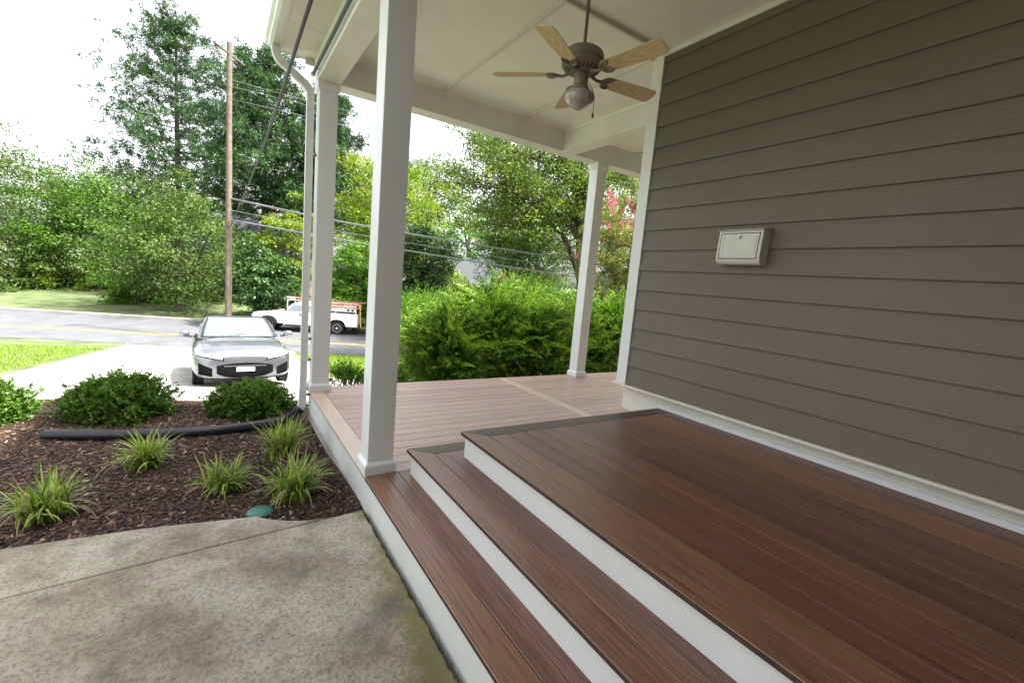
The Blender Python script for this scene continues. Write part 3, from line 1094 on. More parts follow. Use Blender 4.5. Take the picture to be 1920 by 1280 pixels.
for k in range(5):
    a = OFF + k * 2 * math.pi / 5
    if blade_me is None:
        # outline in local x (radial) / y
        up = [(.185, .042), (.20, .054), (.26, .058), (.45, .066), (.590, .071), (.612, .067), (.626, .052), (.634, .02)]
        pts = up + [(x_, -y_) for x_, y_ in up[::-1]]
        b = MB().prism(pts, 2, -.003, .003).build('blade', 'blade', fan, bevel=.0012)
        blade_me = b.data
        q = MB()
        q.tube([(.075, 0, .012), (.105, 0, -.002), (.135, 0, -.012), (.165, 0, -.008), (.185, 0, -.004)], [.012, .011, .010, .011, .010], 8)
        for sg in (-1, 1):
            q.tube([(.17, 0, -.007), (.178, .024 * sg, -.008), (.195, .044 * sg, -.008), (.222, .054 * sg, -.007), (.245, .046 * sg, -.006), (.238, .034 * sg, -.006)], [.010, .010, .010, .009, .007, .005], 8)
            q.tube([(.18, 0, -.007), (.21, .016 * sg, -.007), (.235, .024 * sg, -.006)], [.009, .007, .005], 8)
        arm = q.build('blade_arm', 'fanmetal', b, smooth=60)
        arm_me = arm.data
    else:
        b = link('blade', blade_me, None, fan)
        link('blade_arm', arm_me, None, b)
    b.rotation_euler = (Matrix.Rotation(a, 3, 'Z') @ Matrix.Rotation(math.radians(-13), 3, 'X')).to_euler()
    b.location = (0, 0, zr(FZ))
MB().tube([(.042, -.046, zr(2.80)), (.05, -.075, zr(2.75)), (.052, -.10, zr(2.70)), (.052, -.10, zr(2.60))], .0022, 6).build('pull_chain', 'dark', fan)
MB().lathe([(.003, zr(2.60)), (.006, zr(2.592)), (.007, zr(2.57)), (.003, zr(2.562))], (.052, -.10, 0), 10).build('chain_pull', 'dark', fan, smooth=40)
MB().tube([(-.005, -.06, zr(2.80)), (-.006, -.10, zr(2.755)), (-.006, -.105, zr(2.70))], .0018, 6).build('pull_chain', 'fanrod', fan)
MB().lathe([(.003, zr(2.705)), (.006, zr(2.695)), (.003, zr(2.68))], (-.006, -.105, 0), 10).build('chain_pull', 'fanrod', fan, smooth=40)

# ------------------------------------------------------------------ mailbox on the siding
mbx = thing('mailbox', 'pale grey wall mailbox with a lock mounted on the taupe siding', 'mailbox', (WX, -3.31, 1.67))
MAT['mailbox'] = plain('mailbox_enamel', (.64, .63, .56), .4, var=.06)
MAT['brass'] = plain('lock_metal', (.5, .47, .36), .3, 1.0)
bx0, bx1 = -.100, .004
prof = [(bx1, 0), (-.07, 0), (-.088, .008), (-.102, .028), (-.107, .06), (-.104, .14), (-.094, .245), (-.088, .250), (bx1, .268)]
MB().prism(prof, 1, -.170, .170).build('body', 'mailbox', mbx, bevel=.003)
MB().prism([(bx1 - .006, .2695), (-.09, .2515), (-.105, .246), (-.107, .250), (-.09, .2565), (bx1 - .006, .275)], 1, -.174, .174).build('lid', 'mailbox', mbx, bevel=.001)
dp = [(-.1065, .045), (-.1085, .062), (-.1065, .12), (-.1035, .175), (-.099, .225), (-.0945, .2255), (-.099, .175), (-.102, .12), (-.103, .062), (-.102, .046)]
door = MB().prism(dp, 1, -.145, .145).build('door', 'mailbox', mbx, bevel=.001)
seam = MB().prism([(-.1055, .040), (-.1082, .062), (-.1060, .12), (-.1030, .175), (-.0982, .230), (-.090, .2305), (-.096, .04)], 1, -.150, .150).build('door_seam', 'dark', mbx)
for sg in (-1, 1):
    MB().prism([(-.1050, .07), (-.1105, .075), (-.1085, .14), (-.1045, .205), (-.0995, .21)], 1, sg * .125 - .006, sg * .125 + .006).build('rib', 'mailbox', door, bevel=.002)
MB().lathe([(.016, -.104), (.016, -.1025), (.012, -.1095), (.010, -.110), (.0005, -.110)], (0, 0, .200), 20, 0).build('lock', 'brass', door, smooth=35)
MB().lathe([(.007, -.112), (.006, -.1128), (.0005, -.1128)], (0, -.003, .200), 14, 0).build('keyhole', 'blackplastic', door, smooth=35)


# ------------------------------------------------------------------ foliage helpers
def unit(a):
    return a / (np.linalg.norm(a, axis=1, keepdims=True) + 1e-9)


def leaf_mesh(name, P, D, Nn, L, W, var, fold=.25):
    """diamond leaves: base P, axis D, normal Nn"""
    n = len(P)
    D = unit(D)
    S = unit(np.cross(D, Nn))
    Nn = np.cross(S, D)
    L = np.broadcast_to(np.asarray(L, float), (n,))[:, None]
    W = np.broadcast_to(np.asarray(W, float), (n,))[:, None]
    mid = P + D * L * .45
    v = np.stack([P, mid + S * W * .5 + Nn * W * fold, P + D * L, mid - S * W * .5 + Nn * W * fold], 1).reshape(-1, 3)
    f = np.arange(n * 4).reshape(-1, 4)
    return fast_mesh(name, v, f, np.repeat(var, 4))


def crown_points(r, c, rad, nclump, per, csize, fill=.35, flat=.65, low=-1.0):
    """leaf positions in clumps spread through an uneven ellipsoid"""
    d = unit(r.normal(size=(nclump, 3)))
    d[:, 2] = np.where(d[:, 2] < low, -d[:, 2], d[:, 2])
    ph = r.random(3) * 6.28
    wob = 1 + .16 * np.sin(3 * np.arctan2(d[:, 1], d[:, 0]) + ph[0]) + .13 * np.sin(4.5 * d[:, 2] + ph[1]) + .12 * r.normal(size=nclump)
    rr = (fill + (1 - fill) * r.random(nclump) ** .5) * wob
    C = np.asarray(c)[None] + d * rr[:, None] * np.asarray(rad)[None]
    cs = csize * (.55 + .9 * r.random(nclump))
    e = unit(r.normal(size=(nclump, per, 3)).reshape(-1, 3)).reshape(nclump, per, 3)
    e[:, :, 2] = np.where(r.random((nclump, per)) < .7, np.abs(e[:, :, 2]), e[:, :, 2])
    q = (.35 + .75 * r.random((nclump, per)) ** .5)[:, :, None]
    off = e * q * cs[:, None, None] * np.array([1, 1, flat])
    P = (C[:, None, :] + off).reshape(-1, 3)
    outw = (e + .55 * d[:, None, :] + np.array([0, 0, .5])).reshape(-1, 3)
    vc = np.repeat(r.random(nclump), per)
    return P, outw, vc, C


def leaves_from(name, r, P, outw, vc, L, asp=.5, droop=.3):
    n = len(P)
    D = unit(unit(outw) * .6 + r.normal(size=(n, 3)) * .8 + np.array([0, 0, -droop]))
    Nn = unit(unit(outw) + r.normal(size=(n, 3)) * .55 + np.array([0, 0, .4]))
    LL = L * (.7 + .6 * r.random(n))
    var = np.clip(.5 * vc + .5 * r.random(n) + .12 * r.normal(size=n), 0, 1)
    return leaf_mesh(name, P, D, Nn, LL, LL * asp, var)


def tree(name, label, px, py, d, rx, ry, leaf, nclump=170, per=90, L=.17, bark='bark', group=None, csize=None, fill=.35, seed=0, base_px=None, cat='tree', trunk_r=None, ryd=None, low=-1.0, limbs=12, asp=.5):
    """crown centre at a photo pixel and depth, radii in photo pixels"""
    r = np.random.default_rng(100 + seed)
    k = d / FPX
    c = dep(px, py, d)
    bx = dep(base_px, py, d) if base_px else c
    bz = float(gz(bx[0], bx[1]))
    base = np.array([bx[0], bx[1], bz - .05])
    rad = np.array([rx * k, (ryd or rx) * k, ry * k])
    t = thing(name, label, cat, tuple(base), 0, group)
    P, ow, vc, C = crown_points(r, c, rad, nclump, per, csize or .25 * min(rad), fill, low=low)
    hgt = max(c[2] - bz, .5)
    tr = trunk_r or max(.05, .028 * (hgt + rad[2]))
    me = leaves_from('crown', r, P - base, ow, vc, L, asp)
    link('crown', me, LEAF[leaf], t)
    q = MB()
    top = c + np.array([0, 0, rad[2] * .45])
    pts = [base - base, (base * .65 + c * .35) - base + r.normal(size=3) * .04 * hgt * np.array([1, 1, 0]), c - base - np.array([0, 0, rad[2] * .4]), top - base]
    pts = catmull([np.array(p) for p in pts], 4)
    q.tube(pts, list(np.linspace(tr, tr * .18, len(pts))), 8)
    for i in r.choice(len(C), min(limbs, len(C)), replace=False):
        a = pts[int(len(pts) * (.35 + .5 * r.random()))]
        b = C[i] - base
        mid = (a + b) / 2 + np.array([0, 0, -.08]) * np.linalg.norm(b - a)
        q.tube([a, mid, b], [tr * .42, tr * .28, tr * .08], 6)
    q.build('trunk', bark, t, smooth=70)
    return t


def pine(name, label, px, top_y, d, w_px, bottom_y, seed, group=None, nb=64):
    r = np.random.default_rng(300 + seed)
    k = d / FPX
    top = dep(px, top_y, d)
    base = np.array([top[0], top[1], float(gz(top[0], top[1])) - .05])
    lowz = dep(px, bottom_y, d)[2]
    t = thing(name, label, 'tree', tuple(base), 0, group)
    q = MB()
    H_ = top[2] - base[2]
    q.tube([(0, 0, 0), (.1, 0, H_ * .35), (-.05, .1, H_ * .7), (0, 0, H_)], [.34, .27, .17, .03], 10)
    P, D, Nn, LL, var = [], [], [], [], []
    for i in range(nb):
        f = (i + r.random()) / nb
        z0 = lowz - base[2] + (H_ - (lowz - base[2])) * f
        reach = w_px * k * (1.0 - .78 * f ** 1.4) * (.6 + .5 * r.random())
        az = i * 2.399 + r.normal() * .3
        rise = (.15 + .6 * f) * reach * (.3 + .7 * r.random())
        dirv = np.array([math.cos(az), math.sin(az), 0])
        pts = [np.array([0, 0, z0]) + dirv * reach * s + np.array([0, 0, rise * s * s - .06 * reach * math.sin(3 * s)]) for s in (0, .35, .7, 1)]
        q.tube(pts, [.075 * (1 - f) + .03, .05 * (1 - f) + .02, .03, .012], 5)
        nt_ = int(26 + 30 * (1 - f))
        tv = r.random()
        for j in range(nt_):
            s = .30 + .72 * r.random() ** .7
            c = np.array([0, 0, z0]) + dirv * reach * s + np.array([0, 0, rise * s * s]) + r.normal(size=3) * np.array([.5, .5, .24]) * (.5 + .25 * reach)
            m_ = 26
            e = unit(r.normal(size=(m_, 3)) + np.array([0, 0, .45]) + .5 * dirv)
            P.append(np.repeat(c[None], m_, 0) + r.normal(size=(m_, 3)) * .13)
            D.append(e)
            Nn.append(unit(r.normal(size=(m_, 3))))
            LL.append(.20 + .24 * r.random(m_))
            var.append(np.clip(.55 * tv + .45 * r.random() + .15 * r.normal(size=m_), 0, 1))
    P, D, Nn, LL, var = map(np.concatenate, (P, D, Nn, LL, var))
    link('crown', leaf_mesh('crown', P, D, Nn, LL, LL * .16 + .016, var, 0), LEAF['pine'], t)
    q.build('trunk', 'bark', t, smooth=70)
    return t


def shoot_bush(name, label, c, rad, nshoot, leaf, L, seed, cat='bush', group=None, per=26, slen=(.35, .7), up=.55, dense=None, core=.3, asp=.42, sprays=0):
    """shrub of many leafy shoots that leave an uneven mound"""
    r = np.random.default_rng(500 + seed)
    c = np.array(c, float)
    rad = np.array(rad, float)
    bz = float(gz(c[0], c[1]))
    base = np.array([c[0], c[1], bz - .03])
    t = thing(name, label, cat, tuple(base), 0, group)
    d = unit(r.normal(size=(nshoot, 3)))
    d[:, 2] = np.where(d[:, 2] < -.55, -d[:, 2], d[:, 2])
    ph = r.random(4) * 6.28
    az = np.arctan2(d[:, 1], d[:, 0])
    wob = 1 + .13 * np.sin(4 * az + ph[0]) + .12 * np.sin(7 * az + ph[1] + 4 * d[:, 2]) + .08 * r.normal(size=nshoot)
    rr = (core + (.92 - core) * r.random(nshoot) ** .45) * wob
    S = c + d * rr[:, None] * rad
    S[:, 2] = np.maximum(S[:, 2], bz + .05)
    g = unit(d * np.array([1, 1, .7]) + np.array([0, 0, up]) + .35 * r.normal(size=(nshoot, 3)))
    ln = slen[0] + (slen[1] - slen[0]) * r.random(nshoot) ** 1.6
    tt = (np.arange(per) + .5) / per
    bend = unit(r.normal(size=(nshoot, 3)) + np.array([0, 0, -.5]))
    P = S[:, None, :] + g[:, None, :] * (ln[:, None] * tt)[:, :, None] + bend[:, None, :] * (.28 * ln[:, None] * tt ** 2)[:, :, None]
    side = unit(np.cross(g, r.normal(size=(nshoot, 3))))
    alt = np.where(np.arange(per) % 2 == 0, 1, -1)
    D = g[:, None, :] * .75 + side[:, None, :] * alt[None, :, None] + .45 * r.normal(size=(nshoot, per, 3))
    Nn = np.cross(g, side)[:, None, :] + .5 * r.normal(size=(nshoot, per, 3)) + np.array([0, 0, .6])
    n = nshoot * per
    LL = (L * (.7 + .6 * r.random((nshoot, per))) * (1.05 - .35 * tt)).ravel()
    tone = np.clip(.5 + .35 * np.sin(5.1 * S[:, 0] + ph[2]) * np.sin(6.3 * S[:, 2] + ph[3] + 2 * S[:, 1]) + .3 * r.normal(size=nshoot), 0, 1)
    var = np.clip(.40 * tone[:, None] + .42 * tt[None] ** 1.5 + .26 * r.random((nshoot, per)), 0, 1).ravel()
    P = P.reshape(-1, 3) - base
    D = D.reshape(-1, 3)
    Nn = unit(Nn.reshape(-1, 3))
    if sprays:
        ns2, pr2 = sprays, 44
        d2 = unit(r.normal(size=(ns2, 3)) * np.array([1, 1, .5]) + np.array([0, -.35, .75]))
        S2 = c + d2 * rad * (.75 + .2 * r.random(ns2))[:, None]
        g2 = unit(d2 * np.array([1, 1, .4]) + np.array([0, 0, .9]) + .45 * r.normal(size=(ns2, 3)))
        l2 = .35 + .55 * r.random(ns2) ** 1.4
        t2 = (np.arange(pr2) + .5) / pr2
        h2 = unit(g2 * np.array([1, 1, 0]) + np.array([0, 0, -.6]) + .2 * r.normal(size=(ns2, 3)))
        P2 = S2[:, None] + g2[:, None] * (l2[:, None] * t2)[:, :, None] + h2[:, None] * (.42 * l2[:, None] * t2 ** 2)[:, :, None]
        sd2 = unit(np.cross(g2, r.normal(size=(ns2, 3))))
        al2 = np.where(np.arange(pr2) % 2 == 0, 1, -1)
        D2 = g2[:, None] * .7 + sd2[:, None] * al2[None, :, None] + .25 * r.normal(size=(ns2, pr2, 3))
        N2 = np.cross(g2, sd2)[:, None] + .3 * r.normal(size=(ns2, pr2, 3)) + np.array([0, 0, .5])
        P = np.concatenate([P, P2.reshape(-1, 3) - base])
        D = np.concatenate([D, D2.reshape(-1, 3)])
        Nn = np.concatenate([Nn, unit(N2.reshape(-1, 3))])
        LL = np.concatenate([LL, (L * 1.0 * (1.1 - .5 * t2)[None] * (.8 + .4 * r.random((ns2, pr2)))).ravel()])
        var = np.concatenate([var, np.clip(.45 + .35 * r.random(ns2)[:, None] + .2 * t2[None] + .1 * r.normal(size=(ns2, pr2)), 0, 1).ravel()])
    link('foliage', leaf_mesh('foliage', P, D, Nn, LL, LL * asp, var, .15), LEAF[leaf], t)
    q = MB()
    for i in r.choice(nshoot, min(90, nshoot // 4), replace=False):
        a = np.array([r.normal() * .08, r.normal() * .08, 0])
        b = S[i] - base
        e = b + g[i] * ln[i] * .8
        q.tube([a, (a + b) * .5 + r.normal(size=3) * .05, b, e], [.014, .010, .006, .002], 5, cap=False)
    q.build('stems', 'barkpale', t)
    return t


# ------------------------------------------------------------------ trees and shrubs across the road
FT = 'trees beyond the road'
pine('pine_tree', 'tall dark green pine rising behind the downspout', 498, 118, 38, 150, 390, 1, 'pines beyond the road', 74)
pine('pine_tree', 'dark pine showing between the corner column and the near column', 618, 190, 40, 110, 430, 2, 'pines beyond the road', 56)
pine('pine_tree', 'large dark pine towering left of the service drop cable over the driveway', 330, 40, 42, 170, 470, 3, 'pines beyond the road', 76)
tree('yellow_green_tree', 'yellow green broadleaf tree behind the service truck and near column', 735, 425, 34, 105, 95, 'yellow', 230, 95, .20, group=FT, seed=1)
tree('hickory_tree', 'light green tree with drooping boughs beside the downspout', 546, 478, 31, 48, 92, 'yellow', 120, 90, .17, group=FT, seed=2)
tree('broadleaf_tree', 'dark broadleaf tree with large leaves above the silver car', 486, 525, 28, 62, 62, 'dark', 120, 80, .22, group=FT, seed=3)
tree('green_shrub_tree', 'bright green rounded tree just behind the tail of the truck', 668, 525, 29.5, 52, 72, 'bright', 150, 90, .16, group=FT, seed=4)
tree('distant_tree', 'hazy pale green distant tree against the sky', 805, 365, 58, 72, 62, 'mid', 170, 80, .26, group=FT, seed=5)
tree('distant_tree', 'distant green tree peeking above the yellow green tree', 690, 345, 62, 48, 42, 'mid', 130, 80, .26, group=FT, seed=6)
tree('magnolia_tree', 'dense glossy dark green tree in front of the brick house', 793, 500, 29, 62, 78, 'dark', 200, 95, .19, group=FT, seed=7)
tree('weeping_tree', 'grey green fine leaved tree beneath the oak limbs', 992, 495, 27, 92, 75, 'mid', 260, 110, .11, group=FT, seed=8)
tree('distant_tree', 'distant tree filling the gap behind the pink flowering tree', 1160, 420, 48, 130, 120, 'mid', 220, 80, .24, group=FT, seed=9)
tree('street_shrub', 'low bright shrub at the kerb behind the truck bumper', 722, 588, 30, 38, 40, 'mid', 90, 80, .12, group=FT, seed=10, cat='shrub')
tree('street_shrub', 'low dark shrub by the kerb between truck and hedge', 775, 583, 30.5, 42, 48, 'bright', 100, 90, .12, group=FT, seed=11, cat='shrub')
tree('broadleaf_tree', 'wide mid green tree over the road left of the silver car', 330, 470, 31, 120, 120, 'mid', 230, 95, .19, group=FT, seed=12)
tree('yellow_green_tree', 'sunlit yellow green tree at the far bend of the road', 180, 440, 38, 95, 110, 'bright', 200, 90, .22, group=FT, seed=13)
tree('broadleaf_tree', 'dark leafy tree farthest along the road', 40, 430, 36, 110, 130, 'mid', 200, 90, .22, group=FT, seed=14)
for i, (px, py, d, rx, ry, lf) in enumerate([(250, 400, 66, 110, 80, 'mid'), (560, 430, 66, 120, 70, 'mid'), (880, 450, 62, 100, 70, 'bright'), (1010, 430, 66, 120, 80, 'mid'), (90, 390, 62, 120, 90, 'dark'), (420, 420, 70, 100, 70, 'dark'), (1250, 450, 60, 140, 90, 'dark')]):
    tree('background_tree', {'mid': 'grey green', 'bright': 'fresh green', 'dark': 'deep green'}[lf] + ' distant tree of the wood behind the houses across the road', px, py, d, rx, ry, lf, 150, 70, .34, group='wood behind the houses', seed=40 + i, limbs=6)

for i in range(15):
    px = -10 + 92 * i + 20 * math.sin(i * 3)
    h_ = ['clipped', 'loose', 'spreading'][i % 3]
    tree('understory_bush', ['mid green', 'bright green', 'dark green', 'yellow green'][(i * 7) % 4] + ' shrub of the thicket growing under the trees beyond the road', px, 548 + .05 * px - 20 * (i % 2), 34 + 3 * (i % 3), 62, 48, ['mid', 'bright', 'dark', 'yellow'][(i * 7) % 4], 110, 80, .20, group='thicket beyond the road', seed=70 + i, cat='shrub', limbs=5)

# big oak with visible limbs
r = np.random.default_rng(77)
OD = 23.0


def od(px, py, dd=0):
    return dep(px, py, OD + dd)


ob0 = od(1096, 640)
ob0[2] = float(gz(ob0[0], ob0[1])) - .05
oak = thing('oak_tree', 'large oak with dark forking limbs spreading over the hedge', 'tree', tuple(ob0), 0, FT)
q = MB()
limbs = [
    ([(1096, 640, 0), (1092, 540, 0), (1090, 470, 0), (1086, 400, 0), (1078, 345, .3), (1060, 300, .8), (1040, 250, 1.2)], [.36, .30, .27, .22, .17, .11, .04]),
    ([(1090, 470, 0), (1096, 410, -.3), (1094, 350, -.6), (1088, 300, -.8), (1086, 230, -1)], [.22, .18, .14, .10, .04]),
    ([(1086, 420, 0), (1066, 400, .8), (1040, 375, 1.5), (1008, 345, 2), (985, 330, 2.4), (940, 318, 2.6)], [.17, .14, .12, .09, .07, .03]),
    ([(1088, 450, 0), (1062, 415, -.6), (1036, 395, -1.2), (1010, 380, -1.8), (975, 368, -2.2), (930, 352, -2.5), (880, 345, -2.6)], [.16, .13, .11, .09, .07, .05, .02]),
    ([(1092, 540, 0), (1072, 475, 1), (1052, 438, 1.6), (1030, 420, 2.2), (1000, 405, 2.6), (968, 402, 2.8), (930, 410, 3)], [.20, .17, .14, .11, .09, .06, .03]),
    ([(1000, 405, 2.6), (975, 430, 2.4), (950, 424, 2.1), (915, 420, 2)], [.07, .06, .05, .02]),
    ([(1078, 345, .3), (1050, 330, -.6), (1010, 300, -1.4), (960, 285, -2), (905, 275, -2.3)], [.11, .09, .07, .05, .02]),
    ([(1060, 300, .8), (1100, 270, 1.6), (1140, 250, 2.2)], [.08, .06, .03]),
    ([(1094, 350, -.6), (1130, 335, -1.2), (1170, 345, -1.6), (1200, 352, -2)], [.09, .07, .05, .02]),
    ([(1008, 345, 2), (970, 300, 2.4), (930, 270, 2.6), (880, 262, 2.8)], [.06, .05, .03, .015]),
]
allp = []
for pts, rad in limbs:
    w3 = [od(*p) - ob0 for p in pts]
    w3[0] = w3[0] if len(pts) < 7 or rad[0] < .3 else np.array([0, 0, 0.0])
    sm = catmull(w3, 5)
    rs = np.interp(np.linspace(0, 1, len(sm)), np.linspace(0, 1, len(rad)), rad)
    q.tube(sm, list(rs), 8)
    allp += sm[len(sm) // 3:]
allp = np.array(allp)
tips = []
for i in range(420):
    a = allp[r.integers(len(allp))]
    dirv = unit((r.normal(size=(1, 3)) + np.array([[-.1, 0, .35]])))[0]
    ln = .8 + 1.9 * r.random()
    b = a + dirv * ln
    q.tube([a, a + dirv * ln * .5 + r.normal(size=3) * .12, b], [.03, .018, .006], 4, cap=False)
    tips.append(a + dirv * ln * .6)
    tips.append(b)
tips = np.array(tips)
# outer clumps so that the crown reaches its outline in the picture
ex = []
for _ in range(260):
    px, py = 830 + 380 * r.random(), 235 + 205 * r.random()
    inside = ((px - 1030) / 205) ** 2 + ((py - 350) / 125) ** 2 < 1
    if inside:
        ex.append(od(px, py, r.normal() * 2.6) - ob0)
tips = np.concatenate([tips, np.array(ex)])
per = 60
cs = .42 + .35 * r.random(len(tips))
e = unit(r.normal(size=(len(tips) * per, 3))).reshape(len(tips), per, 3)
P = tips[:, None, :] + e * (r.random((len(tips), per)) ** .5)[:, :, None] * cs[:, None, None] * np.array([1, 1, .6])
link('crown', leaves_from('crown', r, P.reshape(-1, 3), e.reshape(-1, 3) + np.array([0, 0, .4]), np.repeat(r.random(len(tips)), per), .135, .5), LEAF['oak'], oak)
q.build('trunk', 'bark', oak, smooth=70)

# crape myrtle: multi-stem with pink panicles
r = np.random.default_rng(88)
MD = 13.0
mb0 = dep(1165, 600, MD)
mb0[2] = float(gz(mb0[0], mb0[1])) - .05
cm = thing('crape_myrtle', 'slender tree with coral pink blossoms behind the hedge and far column', 'tree', tuple(mb0))
q = MB()
tips = []
for i in range(9):
    px, py = 1120 + 150 * r.random(), 365 + 120 * r.random()
    e_ = dep(px, py, MD + r.normal() * .7) - mb0
    pts = catmull([np.array([r.normal() * .1, r.normal() * .1, 0]), e_ * np.array([.25, .25, .4]), e_ * np.array([.7, .7, .75]), e_], 5)
    q.tube(pts, list(np.linspace(.045, .01, len(pts))), 6)
    for s in range(26):
        a = pts[int(len(pts) * (.35 + .64 * r.random()))]
        tips.append(a + r.normal(size=3) * np.array([.42, .42, .30]))
for _ in range(150):
    px, py = 1085 + 185 * r.random(), 430 + 130 * r.random()
    tips.append(dep(px, py, MD + r.normal() * .6) - mb0)
tips = np.array(tips)
per = 120
e = unit(r.normal(size=(len(tips) * per, 3))).reshape(len(tips), per, 3)
P = tips[:, None, :] + e * (r.random((len(tips), per)) ** .5)[:, :, None] * (.13 + .12 * r.random(len(tips)))[:, None, None]
link('crown', leaves_from('crown', r, P.reshape(-1, 3), e.reshape(-1, 3) + np.array([0, 0, .4]), np.repeat(r.random(len(tips)), per), .055, .5), LEAF['myrtle'], cm)
fl = []
for px, py, n in [(1146, 363, 3), (1152, 372, 3), (1145, 384, 3), (1149, 398, 2), (1185, 382, 3), (1190, 392, 4), (1178, 380, 2), (1140, 425, 2), (1143, 418, 2), (1170, 405, 2), (1176, 465, 3), (1160, 476, 2), (1152, 505, 2), (1120, 497, 1), (1085, 482, 2), (1166, 415, 2), (1182, 430, 2), (1135, 452, 1), (1210, 400, 3), (1225, 420, 3), (1205, 450, 2), (1128, 440, 1), (1164, 486, 2), (1190, 500, 1)]:
    for _ in range(n):
        fl.append(dep(px + r.normal() * 5, py + r.normal() * 6, MD - .25 + r.normal() * .2) - mb0)
fl = np.array(fl)
per = 46
e = unit(r.normal(size=(len(fl) * per, 3))).reshape(len(fl), per, 3)
P = fl[:, None, :] + e * (r.random((len(fl), per)) ** .5)[:, :, None] * np.array([.075, .075, .10])
link('blossom', leaves_from('blossom', r, P.reshape(-1, 3), e.reshape(-1, 3), np.repeat(r.random(len(fl)), per), .034, .9, 0), LEAF['pink'], cm)
q.build('trunk', 'barkpale', cm, smooth=70)

# hedge behind the lower deck
HG = 'bushes of the hedge behind the deck'
hedge = [  # centre px, top py, Y, rx, ry, label
    (838, 575, 2.35, .60, .80, 'leftmost feathery yellow green hedge bush leaning over the lawn'),
    (925, 532, 2.75, .75, .85, 'tallest yellow green hedge bush behind the divider board'),
    (1012, 566, 2.45, .80, .85, 'hedge bush with upright shoots beside the far column'),
    (1085, 556, 2.85, .85, .85, 'hedge bush directly behind the far column'),
    (1165, 560, 2.45, .85, .85, 'hedge bush beneath the pink flowering tree'),
    (1235, 560, 2.8, .85, .85, 'hedge bush partly hidden by the house corner'),
]
for i, (px, top, Y, rx, ry, lab) in enumerate(hedge):
    c = ony(px, top, Y)
    zt = c[2] - .12
    zb = float(gz(c[0], Y)) + .0
    rz = (zt - zb) * .55
    shoot_bush('hedge_bush', lab, (c[0], Y, zb + rz * .82), (rx, ry, rz), 1500 if i < 5 else 1000, 'hedge', .072, i, 'bush', HG, per=20, slen=(.2, .6), sprays=110)
# rounder olive bush behind the hedge, and a mid bush to the left of it
c = ony(800, 575, 6.0)
shoot_bush('viburnum_bush', 'rounded grey green bush between the near column and the hedge', (c[0], 6.0, c[2] - .75), (1.0, .9, .85), 1500, 'bright', .06, 21, 'bush', per=20)
c = ony(985, 545, 5.2)
shoot_bush('viburnum_bush', 'bushy light green shrub rising behind the hedge', (c[0], 5.2, c[2] - .8), (1.2, .9, .95), 1600, 'hedge', .055, 22, 'bush', per=20)
# small azalea at the deck's edge
c = ony(655, 712, 1.15)
shoot_bush('azalea', 'small open azalea shrub at the deck edge in front of the lawn', (c[0], 1.15, c[2] - .02), (.28, .22, .20), 110, 'bright', .046, 23, 'shrub', per=18, slen=(.1, .24))
c = ony(735, 712, 1.25)
shoot_bush('azalea', 'low azalea partly hidden behind the near column', (c[0], 1.25, c[2] - .05), (.26, .22, .18), 90, 'bright', .046, 24, 'shrub', per=18, slen=(.1, .24))
# clipped boxwood by the drain hose
c = onz(500, 752, -.22)
shoot_bush('boxwood', 'rounded dark green shrub beside the black drain hose', (-.52, .78, -.33), (.42, .36, .23), 1500, 'box', .036, 25, 'shrub', per=12, slen=(.05, .12), up=.3, core=.45, asp=.55)
shoot_bush('boxwood', 'second rounded shrub farther along the mulch bed', (-1.75, .95, -.27), (.45, .38, .28), 1500, 'box', .036, 26, 'shrub', per=12, slen=(.05, .12), up=.3, core=.45, asp=.55)
shoot_bush('boxwood', 'third rounded shrub at the end of the mulch bed', (-2.9, 1.0, -.28), (.45, .38, .28), 1500, 'box', .036, 27, 'shrub', per=12, slen=(.05, .12), up=.3, core=.45, asp=.55)


# ------------------------------------------------------------------ variegated grass clumps
def grass_clump(x, y, hgt, spread, nb, seed, label, bright=0.0):
    r = np.random.default_rng(700 + seed)
    z0 = float(mz(np.array(x), np.array(y)))
    t = thing('grass_clump', label, 'plant', (x, y, z0 - .01), 0, 'variegated grass clumps in the mulch')
    V, F, var = [], [], []
    for i in range(nb):
        dead = r.random() < .13
        az = r.random() * 6.283
        ln = hgt * (.75 + .55 * r.random()) * (1.1 if dead else 1)
        lean = (.12 + .75 * r.random() ** 1.2) * (1.7 if dead else 1)
        b = np.array([r.normal() * .045, r.normal() * .045, 0])
        dirv = np.array([math.cos(az), math.sin(az), 0])
        side = np.array([-dirv[1], dirv[0], 0])
        w0 = .0055 + .0045 * r.random()
        ns_ = 6
        o = len(V)
        p = b.copy()
        th = .12 + .25 * lean * spread
        vv = 0.05 * r.random() if dead else np.clip(.16 + .62 * r.random() ** 1.0 + bright, .15, .84)
        stripe = (not dead) and r.random() < .55
        for j in range(ns_ + 1):
            s = j / ns_
            wdt = w0 * (1 - s ** 2.2) + .0006
            V += [p - side * wdt, p, p + side * wdt]
            e = .95 if stripe else vv
            var += [e, vv, e if r.random() < .9 else vv]
            p = p + (dirv * math.sin(th) + np.array([0, 0, math.cos(th)])) * ln / ns_
            th += lean * spread * .42
        for j in range(ns_):
            a = o + j * 3
            F += [(a, a + 1, a + 4, a + 3), (a + 1, a + 2, a + 5, a + 4)]
    link('blades', fast_mesh('blades', np.array(V), np.array(F), np.array(var)), LEAF['liriope'], t)
    return t


